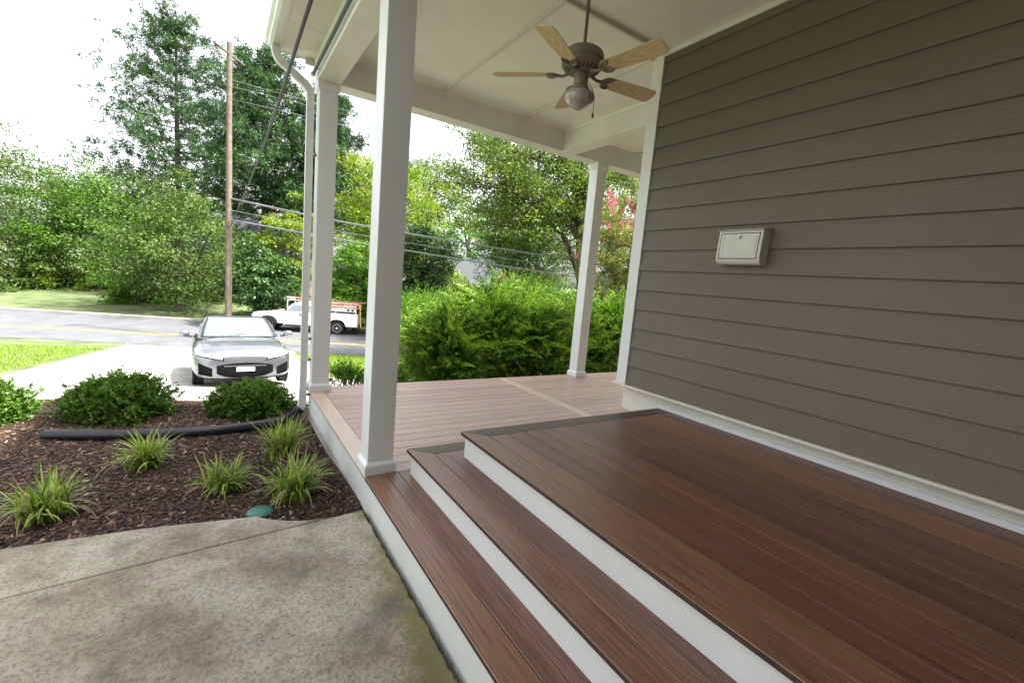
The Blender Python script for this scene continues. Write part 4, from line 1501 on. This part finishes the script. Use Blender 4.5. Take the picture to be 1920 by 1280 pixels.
grass_clump(-.36, -.98, .34, .75, 230, 1, 'yellow green grass clump with dry blades near the drain hose', .06)
grass_clump(-.37, -1.86, .30, 1.15, 240, 2, 'spreading variegated grass clump at the corner of the walk')
grass_clump(-.80, -1.52, .25, 1.1, 170, 3, 'arching variegated grass clump between two others, away from the deck')
grass_clump(-1.35, -.75, .30, 1.0, 180, 4, 'variegated grass clump in front of the second rounded shrub')
grass_clump(-1.75, -1.55, .30, 1.0, 180, 5, 'variegated grass clump in the mulch well away from the porch')

# ------------------------------------------------------------------ lawn grass
r = np.random.default_rng(900)
n1, n2 = 26000, 26000
xa = 1.6 + 6.8 * r.random(n1)
ya = 6.9 + 10.6 * r.random(n1) ** 1.2
xb = -12 + 7.4 * r.random(n2)
yb = 2.0 + 16 * r.random(n2)
x = np.concatenate([xa, xb])
y = np.concatenate([ya, yb])
ok = sdist(x, y) < 17.55
x, y = x[ok], y[ok]
n = len(x)
P = np.stack([x, y, gz(x, y)], 1)
D = unit(r.normal(size=(n, 3)) * .45 + np.array([0, 0, 1]))
az = r.random(n) * 6.283
S = np.stack([np.cos(az), np.sin(az), np.zeros(n)], 1) * (.006 + .008 * r.random(n))[:, None]
hgt = (.05 + .07 * r.random(n))[:, None]
V = np.stack([P - S, P + S, P + D * hgt], 1).reshape(-1, 3)
lw = link('lawn', fast_mesh('lawn', V, np.arange(n * 3).reshape(-1, 3), np.repeat(r.random(n), 3)), LEAF['grass'])
lw['kind'] = 'stuff'
tag(lw, 'bright green lawn sloping down to the road', 'lawn')


# ------------------------------------------------------------------ silver sedan
def plain_lamp(name, c, rough=.1):
    return plain(name, c, rough, 0, .6, .05, coat=1)


MAT['mesh'] = plain('grille_mesh', (.006, .006, .007), .9, spec=.05)
MAT['silver'] = plain('silver_paint', (.22, .235, .26), .30, .8, .5, .03, coat=1)
MAT['truckwhite'] = plain('white_truck_paint', (.80, .81, .82), .28, 0, .5, .04, coat=.7)
MAT['glass'] = plain('tinted_glass', (.10, .13, .14), .04, 0, 1.0, .05, coat=1)
MAT['lampglass'] = plain_lamp('lamp_glass', (.30, .32, .34))
MAT['amber'] = plain_lamp('amber_lamp', (.75, .25, .10))
MAT['redlamp'] = plain_lamp('red_lamp', (.45, .02, .02))
MAT['rim'] = plain('wheel_rim', (.55, .53, .49), .4, .5, .5, .1)
MAT['chrome'] = plain('chrome', (.7, .7, .7), .15, 1)
MAT['ladderred'] = plain('ladder_orange_red', (.50, .16, .11), .6)
MAT['ladderwhite'] = plain('ladder_pale', (.68, .68, .62), .5)
MAT['strap'] = plain('strap_yellow', (.75, .52, .03), .6)

_y = [0, .03, .10, .25, .55, .95, 1.25, 2.2, 3.4, 4.0, 4.35, 4.48]
_w = [.40, .60, .74, .83, .868, .876, .878, .88, .876, .86, .80, .60]
_t = [.58, .655, .72, .79, .87, .935, .965, .98, 1.0, 1.04, 1.02, .93]
_b = [.30, .20, .165, .155, .16, .17, .17, .17, .18, .2, .26, .42]
SE = 4.2


def car_sec(y):
    return np.interp(y, _y, _w), np.interp(y, _y, _t), np.interp(y, _y, _b)


def car_hw(y, z):
    W_, T_, B_ = car_sec(y)
    t = abs((z - (T_ + B_) / 2) / ((T_ - B_) / 2))
    return W_ * max(0, 1 - t ** SE) ** (1 / SE) if t < 1 else 0


def car_front(x, z):
    for y in np.linspace(0, 1.2, 400):
        if car_hw(y, z) >= abs(x):
            return y
    return 1.2


def wheel(parent, x, y, z, R_, wd, name='wheel', sgn=1, dish=False, axis=0):
    w_ = bpy.data.objects.new(name, None)
    prof = [(R_ * .62, -wd / 2), (R_ * .9, -wd / 2), (R_ * .985, -wd * .40), (R_, -wd * .25), (R_, wd * .25), (R_ * .985, wd * .40), (R_ * .9, wd / 2), (R_ * .62, wd / 2)]
    ty = MB().lathe(prof, (0, 0, 0), 36, 0).build(name, 'tyre', parent, smooth=40)
    ty.location = (x, y, z)
    bpy.data.objects.remove(w_)
    s = sgn
    MB().lathe([(R_ * .655, s * wd * .30), (R_ * .655, s * wd * .525), (R_ * .62, s * wd * .53), (R_ * .58, s * wd * .42), (R_ * .30, s * wd * (.46 if not dish else .30)), (R_ * .16, s * wd * .52), (.002, s * wd * .52)], (0, 0, 0), 30, 0).build('rim', 'rim', ty, smooth=30)
    q = MB()
    k_ = 8 if dish else 5
    for k in range(k_):
        a = 2 * math.pi * k / k_
        rr_ = R_ * .44
        q.lathe([(R_ * (.055 if dish else .10), s * wd * .40), (R_ * (.055 if dish else .10), s * wd * .475), (.001, s * wd * .475)], (0, rr_ * math.cos(a), rr_ * math.sin(a)), 10, 0)
    q.build('rim_hole', 'blackplastic', ty)
    return ty


SLOPE = math.atan(.127 * MY)
CX0, CY0 = -.42, 4.75
car = thing('sedan_car', 'silver sedan parked on the driveway facing the house', 'car', (CX0, CY0, float(gz(CX0, CY0)) + .02))
car.rotation_euler = (-SLOPE, 0, math.radians(3))
# body loft
ys = np.unique(np.concatenate([np.linspace(0, .3, 10), np.linspace(.3, 1.3, 10), np.linspace(1.3, 4.0, 14), np.linspace(4.0, 4.48, 8)]))
Mseg = 40
v, f = [], []
for y in ys:
    W_, T_, B_ = car_sec(y)
    for k in range(Mseg):
        a = 2 * math.pi * k / Mseg
        c_, s_ = math.cos(a), math.sin(a)
        crown = .03 * (1 - (abs(c_) ** (2 / SE)) ** 2) * (s_ > 0)
        v.append((W_ * math.copysign(abs(c_) ** (2 / SE), c_), y, (T_ + B_) / 2 + (T_ - B_) / 2 * math.copysign(abs(s_) ** (2 / SE), s_) + crown))
for i in range(len(ys) - 1):
    for k in range(Mseg):
        f.append((i * Mseg + k, i * Mseg + (k + 1) % Mseg, (i + 1) * Mseg + (k + 1) % Mseg, (i + 1) * Mseg + k))
f.append(tuple(range(Mseg)))
f.append(tuple(range((len(ys) - 1) * Mseg, len(ys) * Mseg)))
MB().add(v, f).build('body', 'silver', car, smooth=50)
# cabin: stations up from the belt line
cab = [(.94, 1.02, 3.86, .74), (1.08, 1.22, 3.66, .715), (1.22, 1.45, 3.40, .675), (1.34, 1.68, 3.12, .625), (1.405, 1.86, 2.92, .575), (1.435, 2.05, 2.72, .50), (1.445, 2.25, 2.52, .35)]
v, f = [], []
KK = 10


def cab_ring(z, y0, y1, hw):
    pts = []
    for k in range(KK + 1):
        t = -1 + 2 * k / KK
        pts.append((hw * t, y0 + .13 * abs(t) ** 2.2 * (1 if z < 1.4 else .5), z))
    for k in range(KK + 1):
        t = 1 - 2 * k / KK
        pts.append((hw * t, y1 - .12 * abs(t) ** 2.2, z))
    return pts


R2 = 2 * (KK + 1)
for c_ in cab:
    v += cab_ring(*c_)
for i in range(len(cab) - 1):
    for k in range(R2):
        f.append((i * R2 + k, i * R2 + (k + 1) % R2, (i + 1) * R2 + (k + 1) % R2, (i + 1) * R2 + k))
f.append(tuple(range((len(cab) - 1) * R2, len(cab) * R2)))
MB().add(v, f).build('cabin', 'silver', car, smooth=50)


def cab_at(z):
    zz = [c_[0] for c_ in cab]
    return [np.interp(z, zz, [c_[j] for c_ in cab]) for j in (1, 2, 3)]


def front_glass(z0, z1, tmax, rear=False, n=9):
    v, f = [], []
    for z in np.linspace(z0, z1, 8):
        y0, y1, hw = cab_at(z)
        for k in range(n + 1):
            t = (-1 + 2 * k / n) * tmax
            if not rear:
                v.append((hw * t, y0 + .13 * abs(t) ** 2.2 - .012, z + .006))
            else:
                v.append((hw * t, y1 - .12 * abs(t) ** 2.2 + .012, z + .006))
    for i in range(7):
        for k in range(n):
            f.append((i * (n + 1) + k, i * (n + 1) + k + 1, (i + 1) * (n + 1) + k + 1, (i + 1) * (n + 1) + k))
    return MB().add(v, f)


ws = front_glass(.985, 1.385, .90).build('windscreen', 'glass', car, smooth=60)
front_glass(.965, 1.395, .955).build('screen_seal', 'blackplastic', car, smooth=60).location = (0, .006, -.003)
front_glass(1.06, 1.36, .86, True).build('rear_window', 'glass', car, smooth=60)
for sg in (-1, 1):
    for (f0, f1) in ((.14, .47), (.50, .80)):
        v, f = [], []
        for z in np.linspace(1.03, 1.345, 6):
            y0, y1, hw = cab_at(z)
            ya, yb = y0 + .13 + .02, y1 - .12 - .02
            for t in np.linspace(f0 - .12 * (f0 < .2), f1, 5):
                v.append((sg * (hw + .006), ya + (yb - ya) * t, z))
        for i in range(5):
            for k in range(4):
                f.append((i * 5 + k, i * 5 + k + 1, i * 5 + k + 6, i * 5 + k + 5))
        MB().add(v, f).build('side_window', 'glass', car)


def front_patch(name, mat, outline, off, parent, n=14):
    """curved patch on the nose bounded by an outline z0(x)..z1(x)"""
    x0, x1, lo, hi = outline
    v, f = [], []
    xs = np.linspace(x0, x1, n)
    mrow = 7
    for x_ in xs:
        a, b = lo(x_), hi(x_)
        for j in range(mrow):
            z = a + (b - a) * j / (mrow - 1)
            v.append((x_, car_front(x_, z) - off, z))
    for i in range(n - 1):
        for j in range(mrow - 1):
            a = i * mrow + j
            f.append((a, a + mrow, a + mrow + 1, a + 1))
    return MB().add(v, f).build(name, mat, parent, smooth=60)


for sg in (-1, 1):
    s = sg
    u_ = lambda x_: np.clip((abs(x_) - .37) / .45, 0, 1)
    front_patch('headlight_bezel', 'mesh', (s * .36, s * .83, lambda x_: .540 + .10 * u_(x_), lambda x_: .594 + .205 * u_(x_) ** .6), .005, car, 18)
    hl = front_patch('headlight', 'lampglass', (s * .385, s * .82, lambda x_: .560 + .10 * u_(x_), lambda x_: .588 + .19 * u_(x_) ** .6), .010, car, 18)
    front_patch('indicator', 'amber', (s * .745, s * .80, lambda x_: .675, lambda x_: .725), .015, hl, 6)
    front_patch('projector', 'chrome', (s * .53, s * .64, lambda x_: .625, lambda x_: .685), .016, hl, 6)
    front_patch('fog_intake', 'mesh', (s * .55, s * .77, lambda x_: .24 + .05 * (abs(x_) - .55) / .22, lambda x_: .40 + .11 * (abs(x_) - .55) / .22), .006, car)
    # mirror
    q = MB().lathe([(.02, -.085), (.055, -.07), (.072, 0), (.066, .06), (.03, .085)], (s * .985, 1.42, 1.045), 14, 0)
    q.build('mirror', 'silver', car, smooth=60)
    MB().tube([(s * .83, 1.44, .985), (s * .93, 1.43, 1.01)], .025, 8).build('mirror_stalk', 'blackplastic', car)
    MB().tube([(s * .70, 1.04, .985), (s * .655, 1.30, 1.14), (s * .60, 1.60, 1.30), (s * .555, 1.84, 1.41)], .012, 6).build('pillar_seal', 'blackplastic', car)
front_patch('grille', 'mesh', (-.48, .48, lambda x_: .20 + .10 * (abs(x_) / .48) ** 3, lambda x_: .50 - .05 * (abs(x_) / .48) ** 2), .006, car, 24)
front_patch('grille_bar', 'silver', (-.36, .36, lambda x_: .43, lambda x_: .452), .014, car, 16)
front_patch('hood_seam', 'blackplastic', (-.55, .55, lambda x_: .628, lambda x_: .633), .004, car, 16)
for sg in (-1, 1):
    v = []
    for yy in np.linspace(.34, 1.02, 9):
        W_, T_, B_ = car_sec(yy)
        xx = sg * (W_ * .80)
        tz = (1 - (.80) ** SE) ** (1 / SE)
        v.append((xx, yy, (T_ + B_) / 2 + (T_ - B_) / 2 * tz + .014))
    MB().tube(v, .005, 5).build('hood_seam', 'blackplastic', car)
front_patch('lower_valance', 'mesh', (-.70, .70, lambda x_: .172 + .03 * (abs(x_) / .7) ** 2, lambda x_: .195 + .03 * (abs(x_) / .7) ** 2), .006, car, 20)
front_patch('number_plate', 'truckwhite', (-.155, .155, lambda x_: .335, lambda x_: .415), .02, car, 6)
for sx_ in (-1, 1):
    for yy in (.88, 3.52):
        MB().lathe([(.345, -.03), (.36, .0), (.36, .008), (.001, .008)] if sx_ > 0 else [(.345, .03), (.36, 0), (.36, -.008), (.001, -.008)], (sx_ * .838, yy, .335), 30, 0).build('wheel_arch', 'blackplastic', car, smooth=40)
        wheel(car, sx_ * .765, yy, .315, .315, .20, 'wheel', sx_)
q = MB()
for xx in (-.35, .3):
    q.tube([(xx, 1.03, 1.005), (xx + .45, 1.13, 1.06)], .008, 5)
q.build('wiper', 'blackplastic', car)

# ------------------------------------------------------------------ white service truck
tp = np.array([*onz(631, 627, -2.79)[:2], -2.788])
th = math.atan2(MX, -MY)                      # pointing left along the road
TR = thing('service_truck', 'white service truck with utility body and ladders parked across the road', 'truck', tuple(tp + np.array([0, 0, 0])), th)
# local frame: x forward from the rear axle, y to the truck's left (towards the house), near wheels at y = 0
WDT = 1.95
yc = -WDT / 2 + .06


def lx(name, mat, pts, y0, y1, bevel=.02, parent=TR, seg=2):
    return MB().prism(pts, 1, y0, y1).build(name, mat, parent, bevel=bevel, seg=seg, smooth=40)


# cab and bonnet from a side profile
hoodp = [(3.05, .50), (3.05, 1.22), (3.45, 1.24), (4.55, 1.16), (4.85, 1.05), (4.90, .62), (4.86, .48)]
lx('bonnet', 'truckwhite', hoodp, -WDT + .06, .04, .05)
cabl = [(1.18, .46), (1.18, 1.24), (3.12, 1.24), (3.12, .46)]
lx('cab_lower', 'truckwhite', cabl, -WDT + .05, .055, .03)
# greenhouse, tapered to the roof
v = []
for z, xa_, xb_, ins in ((1.241, 1.19, 3.10, .02), (1.72, 1.24, 2.62, .13), (1.80, 1.32, 2.50, .19), (1.835, 1.5, 2.3, .32)):
    v += [(xa_, .055 - ins, z), (xb_, .055 - ins, z), (xb_, -WDT + .05 + ins, z), (xa_, -WDT + .05 + ins, z)]
f = [(12, 13, 14, 15)] + [(i * 4 + k, i * 4 + (k + 1) % 4, i * 4 + 4 + (k + 1) % 4, i * 4 + 4 + k) for i in range(3) for k in range(4)]
MB().add(v, f).build('cab_roof', 'truckwhite', TR, smooth=35)


def cab_window(name, xs0, xs1, xs0t, xs1t, z0, z1, off=.008):
    yy = lambda z: .055 - (.02 + .11 * (z - 1.241) / .479) + off
    pts = [(xs0, yy(z0), z0), (xs1, yy(z0), z0), (xs1t, yy(z1), z1), (xs0t, yy(z1), z1)]
    MB().add(pts + [(p[0], p[1] - .006, p[2]) for p in pts], [(0, 1, 2, 3), (4, 7, 6, 5), (0, 4, 5, 1), (1, 5, 6, 2), (2, 6, 7, 3), (3, 7, 4, 0)]).build(name, 'glass', TR)


cab_window('door_window', 2.02, 2.92, 2.02, 2.55, 1.28, 1.69)
cab_window('rear_door_window', 1.36, 1.86, 1.38, 1.86, 1.28, 1.69)
# windscreen
pts = [(3.10 + .004, -.05, 1.26), (3.10 + .004, -WDT + .15, 1.26), (2.65, -WDT + .22, 1.70), (2.65, -.10, 1.70)]
MB().add(pts + [(p[0] - .02, p[1], p[2]) for p in pts], [(0, 1, 2, 3), (7, 6, 5, 4), (0, 4, 5, 1), (1, 5, 6, 2), (2, 6, 7, 3), (3, 7, 4, 0)]).build('windscreen', 'glass', TR)


def tbox(name, mat, x0, x1, y0, y1, z0, z1, bevel=.006, parent=TR):
    c = ((x0 + x1) / 2, (y0 + y1) / 2, (z0 + z1) / 2)
    ob = MB().box(x0, x1, y0, y1, z0, z1).build(name, mat, parent, origin=c, bevel=bevel)
    ob.location = c
    return ob


tbox('door', 'truckwhite', 1.96, 3.02, .054, .062, .56, 1.235, .003)
tbox('rear_door', 'truckwhite', 1.24, 1.945, .054, .062, .56, 1.235, .003)
tbox('door_handle', 'blackplastic', 2.06, 2.19, .062, .075, 1.06, 1.16)
tbox('rear_door_handle', 'blackplastic', 1.70, 1.80, .062, .075, 1.06, 1.16)
MAT['badge'] = plain('badge_blue', (.10, .30, .50), .5)
tbox('door_badge', 'badge', 2.56, 2.66, .0625, .066, 1.10, 1.17, .002)
tbox('mirror', 'blackplastic', 2.86, 2.95, .11, .30, 1.28, 1.55, .02)
tbox('running_board', 'blackplastic', 1.25, 3.0, .0, .12, .40, .46)
tbox('chassis', 'blackplastic', -1.1, 4.6, -WDT + .45, -.35, .42, .62, 0)
tbox('front_bumper', 'chrome', 4.84, 4.98, -WDT + .08, .03, .48, .72, .02)
tbox('headlight', 'lampglass', 4.80, 4.895, -.26, .02, .78, 1.0, .02)
# utility body with wheel opening
prof = [(-1.22, .52), (-.52, .52), (-.50, .60), (-.42, .78), (-.25, .90), (0, .93), (.25, .90), (.42, .78), (.50, .60), (.52, .52), (1.12, .52), (1.12, 1.33), (-1.22, 1.33)]
lx('utility_body', 'truckwhite', prof, -.42, .07, .008, seg=1)
lx('utility_body', 'truckwhite', prof, -WDT + .05, -WDT + .55, .008, seg=1)
tbox('bed_floor', 'blackplastic', -1.2, 1.1, -WDT + .56, -.43, .60, .75, 0)
tbox('tail_board', 'truckwhite', -1.21, -1.17, -WDT + .56, -.43, .56, 1.15, .004)
for a, b, z0, z1 in ((.60, 1.08, .58, 1.27), (-.46, .54, .97, 1.27), (-1.18, -.58, .58, 1.27)):
    d = tbox('locker_door', 'truckwhite', a, b, .070, .082, z0, z1, .005)
    tbox('locker_latch', 'chrome', (a + b) / 2 - .05, (a + b) / 2 + .05, .083, .09, (z0 + z1) / 2 + .02, (z0 + z1) / 2 + .10, .003)
tbox('rear_bumper', 'blackplastic', -1.42, -1.23, -WDT + .06, .05, .44, .58, .01)
tbox('tail_light', 'redlamp', -1.235, -1.222, -.10, .0, .62, .72, .003)
wheel(TR, 0, -.13, .39, .39, .24, 'wheel', 1, True).rotation_euler = (0, 0, math.pi / 2)
wheel(TR, 0, -WDT + .25, .39, .39, .24, 'wheel', -1, True).rotation_euler = (0, 0, math.pi / 2)
wheel(TR, 3.95, -.11, .39, .39, .24, 'wheel', 1, True).rotation_euler = (0, 0, math.pi / 2)
wheel(TR, 3.95, -WDT + .23, .39, .39, .24, 'wheel', -1, True).rotation_euler = (0, 0, math.pi / 2)
lx('wheel_well', 'blackplastic', [(3.43, .48), (3.47, .72), (3.66, .90), (3.95, .95), (4.24, .90), (4.43, .72), (4.47, .48)], .035, .046, 0)
lx('wheel_well', 'blackplastic', [(-.52, .50), (-.48, .72), (-.29, .90), (0, .95), (.29, .90), (.48, .72), (.52, .50)], -.44, -.425, 0)
# rack
for xx in (-1.1, .1, 1.0, 2.9):
    for yy in (-.05, -WDT + .16):
        tbox('rack_post', 'ladderwhite', xx - .025, xx + .025, yy - .025, yy + .025, 1.30 if xx < 1.1 else 1.20, 1.90, .003)
    tbox('rack_bar', 'ladderwhite', xx - .025, xx + .025, -WDT + .12, .0, 1.90, 1.95, .003)
for yy in (-.05, -WDT + .16):
    tbox('rack_rail', 'ladderwhite', -1.3, 3.1, yy - .022, yy + .022, 1.951, 1.995, .003)
tbox('cargo_panel', 'truckwhite', -1.12, 1.05, -.30, -.02, 1.46, 1.88, .004)
tbox('panel_sign', 'blackplastic', -.98, -.82, -.019, -.014, 1.50, 1.62, .001)
tbox('panel_sign', 'blackplastic', -.72, -.56, -.019, -.014, 1.50, 1.62, .001)
tbox('tool_tray', 'blackplastic', -.9, .9, -.40, -.06, 1.34, 1.44, .004)


def ladder(label, mat, y0, z0, z1, x0, x1, wdt=.36, rung='ladderwhite', upright=False):
    q = thing('ladder', label, 'ladder', (tp[0], tp[1], tp[2]), th, 'ladders on the service truck')
    w2 = .035
    for s in (0, wdt):
        if upright:
            a, b = (x0, y0, z0 + s), (x1, y0, z1 + s)
        else:
            a, b = (x0, y0 - s, z0), (x1, y0 - s, z1)
        v = []
        for p in (a, b):
            v += [(p[0], p[1] - .016, p[2] - w2), (p[0], p[1] + .016, p[2] - w2), (p[0], p[1] + .016, p[2] + w2), (p[0], p[1] - .016, p[2] + w2)]
        MB().add(v, [(0, 3, 2, 1), (4, 5, 6, 7), (0, 1, 5, 4), (1, 2, 6, 5), (2, 3, 7, 6), (3, 0, 4, 7)]).build('rail', mat, q)
    nr = int(abs(x1 - x0) / .3)
    for k in range(nr):
        t = (k + .5) / nr
        xx, zz = x0 + (x1 - x0) * t, z0 + (z1 - z0) * t
        if upright:
            MB().tube([(xx, y0, zz), (xx, y0, zz + wdt)], .016, 6).build('rung', rung, q)
        else:
            MB().tube([(xx, y0, zz), (xx, y0 - wdt, zz)], .016, 6).build('rung', rung, q)
    return q


ladder('orange red extension ladder lying on the truck rack', 'ladderred', -.22, 2.035, 2.10, -1.55, 2.6, .40)
ladder('pale aluminium ladder beside the red one on the truck rack', 'ladderwhite', -.85, 2.035, 2.06, -1.6, 3.3, .40)
ladder('red framed ladder hung on edge along the near side of the rack', 'ladderred', .02, 1.72, 1.72, -1.45, 1.15, .17, 'ladderwhite', True)
MB().tube([(-1.36, .03, 1.98), (-1.37, .05, 1.5), (-1.40, .05, 1.0), (-1.43, .04, .52)], .03, 6).build('tie_strap', 'strap', TR)

# ------------------------------------------------------------------ houses across the road
MAT['trimfar'] = plain('far_trim', (.7, .69, .66), .6)


def far_house(label, px, py, d, wd, dp, wh, rh, roofmat, rotz, seed, wall='brick', chim=None):
    c = dep(px, py, d)
    bz = float(gz(c[0], c[1])) - .1
    h = thing('brick_house', label, 'house', (c[0], c[1], bz), rotz, 'houses across the road')
    hw, hd = wd / 2, dp / 2
    MB().box(-hw, hw, -hd, hd, 0, wh).build('wall', wall, h)
    MB().prism([(-hd, wh), (hd, wh), (0, wh + rh - .15)], 0, -hw, hw).build('gable', wall, h)
    rf = MB()
    e = .45
    for s in (-1, 1):
        rf.add([(-hw - e, s * (hd + e), wh - rh * e / hd), (hw + e, s * (hd + e), wh - rh * e / hd), (hw + e, 0, wh + rh), (-hw - e, 0, wh + rh),
                (-hw - e, s * (hd + e), wh - rh * e / hd + .16), (hw + e, s * (hd + e), wh - rh * e / hd + .16), (hw + e, 0, wh + rh + .16), (-hw - e, 0, wh + rh + .16)],
               [(0, 1, 2, 3), (4, 5, 6, 7), (0, 1, 5, 4), (2, 3, 7, 6), (0, 3, 7, 4), (1, 2, 6, 5)])
    ro = rf.build('roof', roofmat, h)
    if chim:
        cxx = chim
        MB().box(cxx - .45, cxx + .45, -.5, .5, wh, wh + rh + 2.0).box(cxx - .52, cxx + .52, -.57, .57, wh + rh + 1.8, wh + rh + 1.98).build('chimney', 'brick', ro)
    for s, yy in ((-1, -hd), (1, hd)):
        for xx in np.arange(-hw + 1.6, hw - 1, 2.9):
            wn = MB().box(xx - .5, xx + .5, yy - .06, yy + .06, 1.0, 2.5).build('window', 'trimfar', h)
            MB().box(xx - .42, xx - .02, yy - .075, yy + .075, 1.08, 2.42).box(xx + .02, xx + .42, yy - .075, yy + .075, 1.08, 2.42).build('pane', 'glass', wn)
    tbx = MB().box(-.5, .5, -hd - .06, -hd + .02, .15, 2.25).build('door', 'trimfar', h)
    return h


far_house('brick house with grey roof and chimney behind the tree over the silver car', 470, 520, 47, 13, 9, 4.2, 3.4, 'shingle', -.37, 1, chim=1.6)
far_house('brick house with pale roof glimpsed between the trees and hedge', 866, 560, 41, 7, 6.5, 3.4, 2.2, 'shingle_pale', -.85, 2)

# ------------------------------------------------------------------ overhead wires, pole and service drop


def wire(pts, rad, label, mat='wire', name='overhead_wire', group='overhead wires along the road'):
    P = [dep(*p) for p in pts]
    a, b = P[0], P[-1]
    o = tuple((a + b) / 2)
    n = 14
    line = catmull([np.array(p) - np.array(o) for p in P], n)
    ob = MB().tube(line, rad, 6).build(name, mat, None, smooth=60)
    ob.location = o
    return tag(ob, label, 'wire', group)


PXP, PD = 432, 22.0                       # utility pole, left of the silver car
wire([(PXP, 372, PD), (690, 425, 22), (1075, 487, 24), (1500, 548, 30)], .050, 'thick upper bundle of the low overhead cables crossing the trees', 'bundle')
wire([(PXP, 394, PD), (690, 443, 22), (1068, 502, 24), (1500, 562, 30)], .017, 'thin wire between the two thick low cables')
wire([(PXP, 412, PD), (690, 458, 22), (1072, 518, 24), (1500, 580, 30)], .040, 'lowest dark cable crossing in front of the brick house', 'bundle')
wire([(PXP, 150, PD), (635, 204, 22), (960, 282, 23), (1110, 312, 24), (1500, 380, 30)], .012, 'highest thin power line under the porch beam')
wire([(PXP, 162, PD), (635, 212, 22), (960, 291, 23), (1110, 321, 24), (1500, 388, 30)], .012, 'second highest thin power line, close under the highest')
wire([(PXP, 186, PD), (635, 233, 22), (960, 309, 23), (1110, 337, 24), (1500, 400, 30)], .012, 'third thin power line, above the distant trees')
pb = dep(PXP - 3, 420, PD + .15)
pb[2] = float(gz(pb[0], pb[1])) - .1
ptop = dep(PXP - 3, 100, PD + .15)[2]
po = thing('utility_pole', 'weathered wooden utility pole carrying the overhead wires', 'pole', tuple(pb))
MB().tube([(0, 0, 0), (0, 0, ptop - pb[2])], [.16, .11], 12).build('post', 'pole', po, smooth=40)
hh = ptop - pb[2] - .5
dirw = (dep(690, 425, 22) - dep(PXP, 372, PD))
dirw[2] = 0
dirw /= np.linalg.norm(dirw)
pr_ = np.array([-dirw[1], dirw[0], 0])
MB().tube([pr_ * -1.1 + np.array([0, 0, hh]), pr_ * 1.1 + np.array([0, 0, hh])], .055, 6).build('cross_arm', 'pole', po)
for k in (-.95, -.5, .5, .95):
    MB().lathe([(.03, 0), (.045, .03), (.03, .06), (.045, .09), (.02, .12)], tuple(pr_ * k + np.array([0, 0, hh + .05])), 10).build('insulator', 'greenlid', po, smooth=40)

# service drop from under the eave to the pole
a = np.array([-.30, -3.2, 3.36])
b = dep(583, 0, 3.1)
sd = [a, b, dep(480, 310, 8.0), dep(PXP, 425, PD)]
ob = MB().tube(catmull(sd, 16), .0155, 8).build('service_cable', 'cable', None, smooth=60)
tag(ob, 'black service cable slanting from the eave across the soffit and pines', 'cable')
print('TRIS', sum(len(o.data.polygons) for o in bpy.data.objects if o.type == 'MESH'), 'OBJS', len(bpy.data.objects))
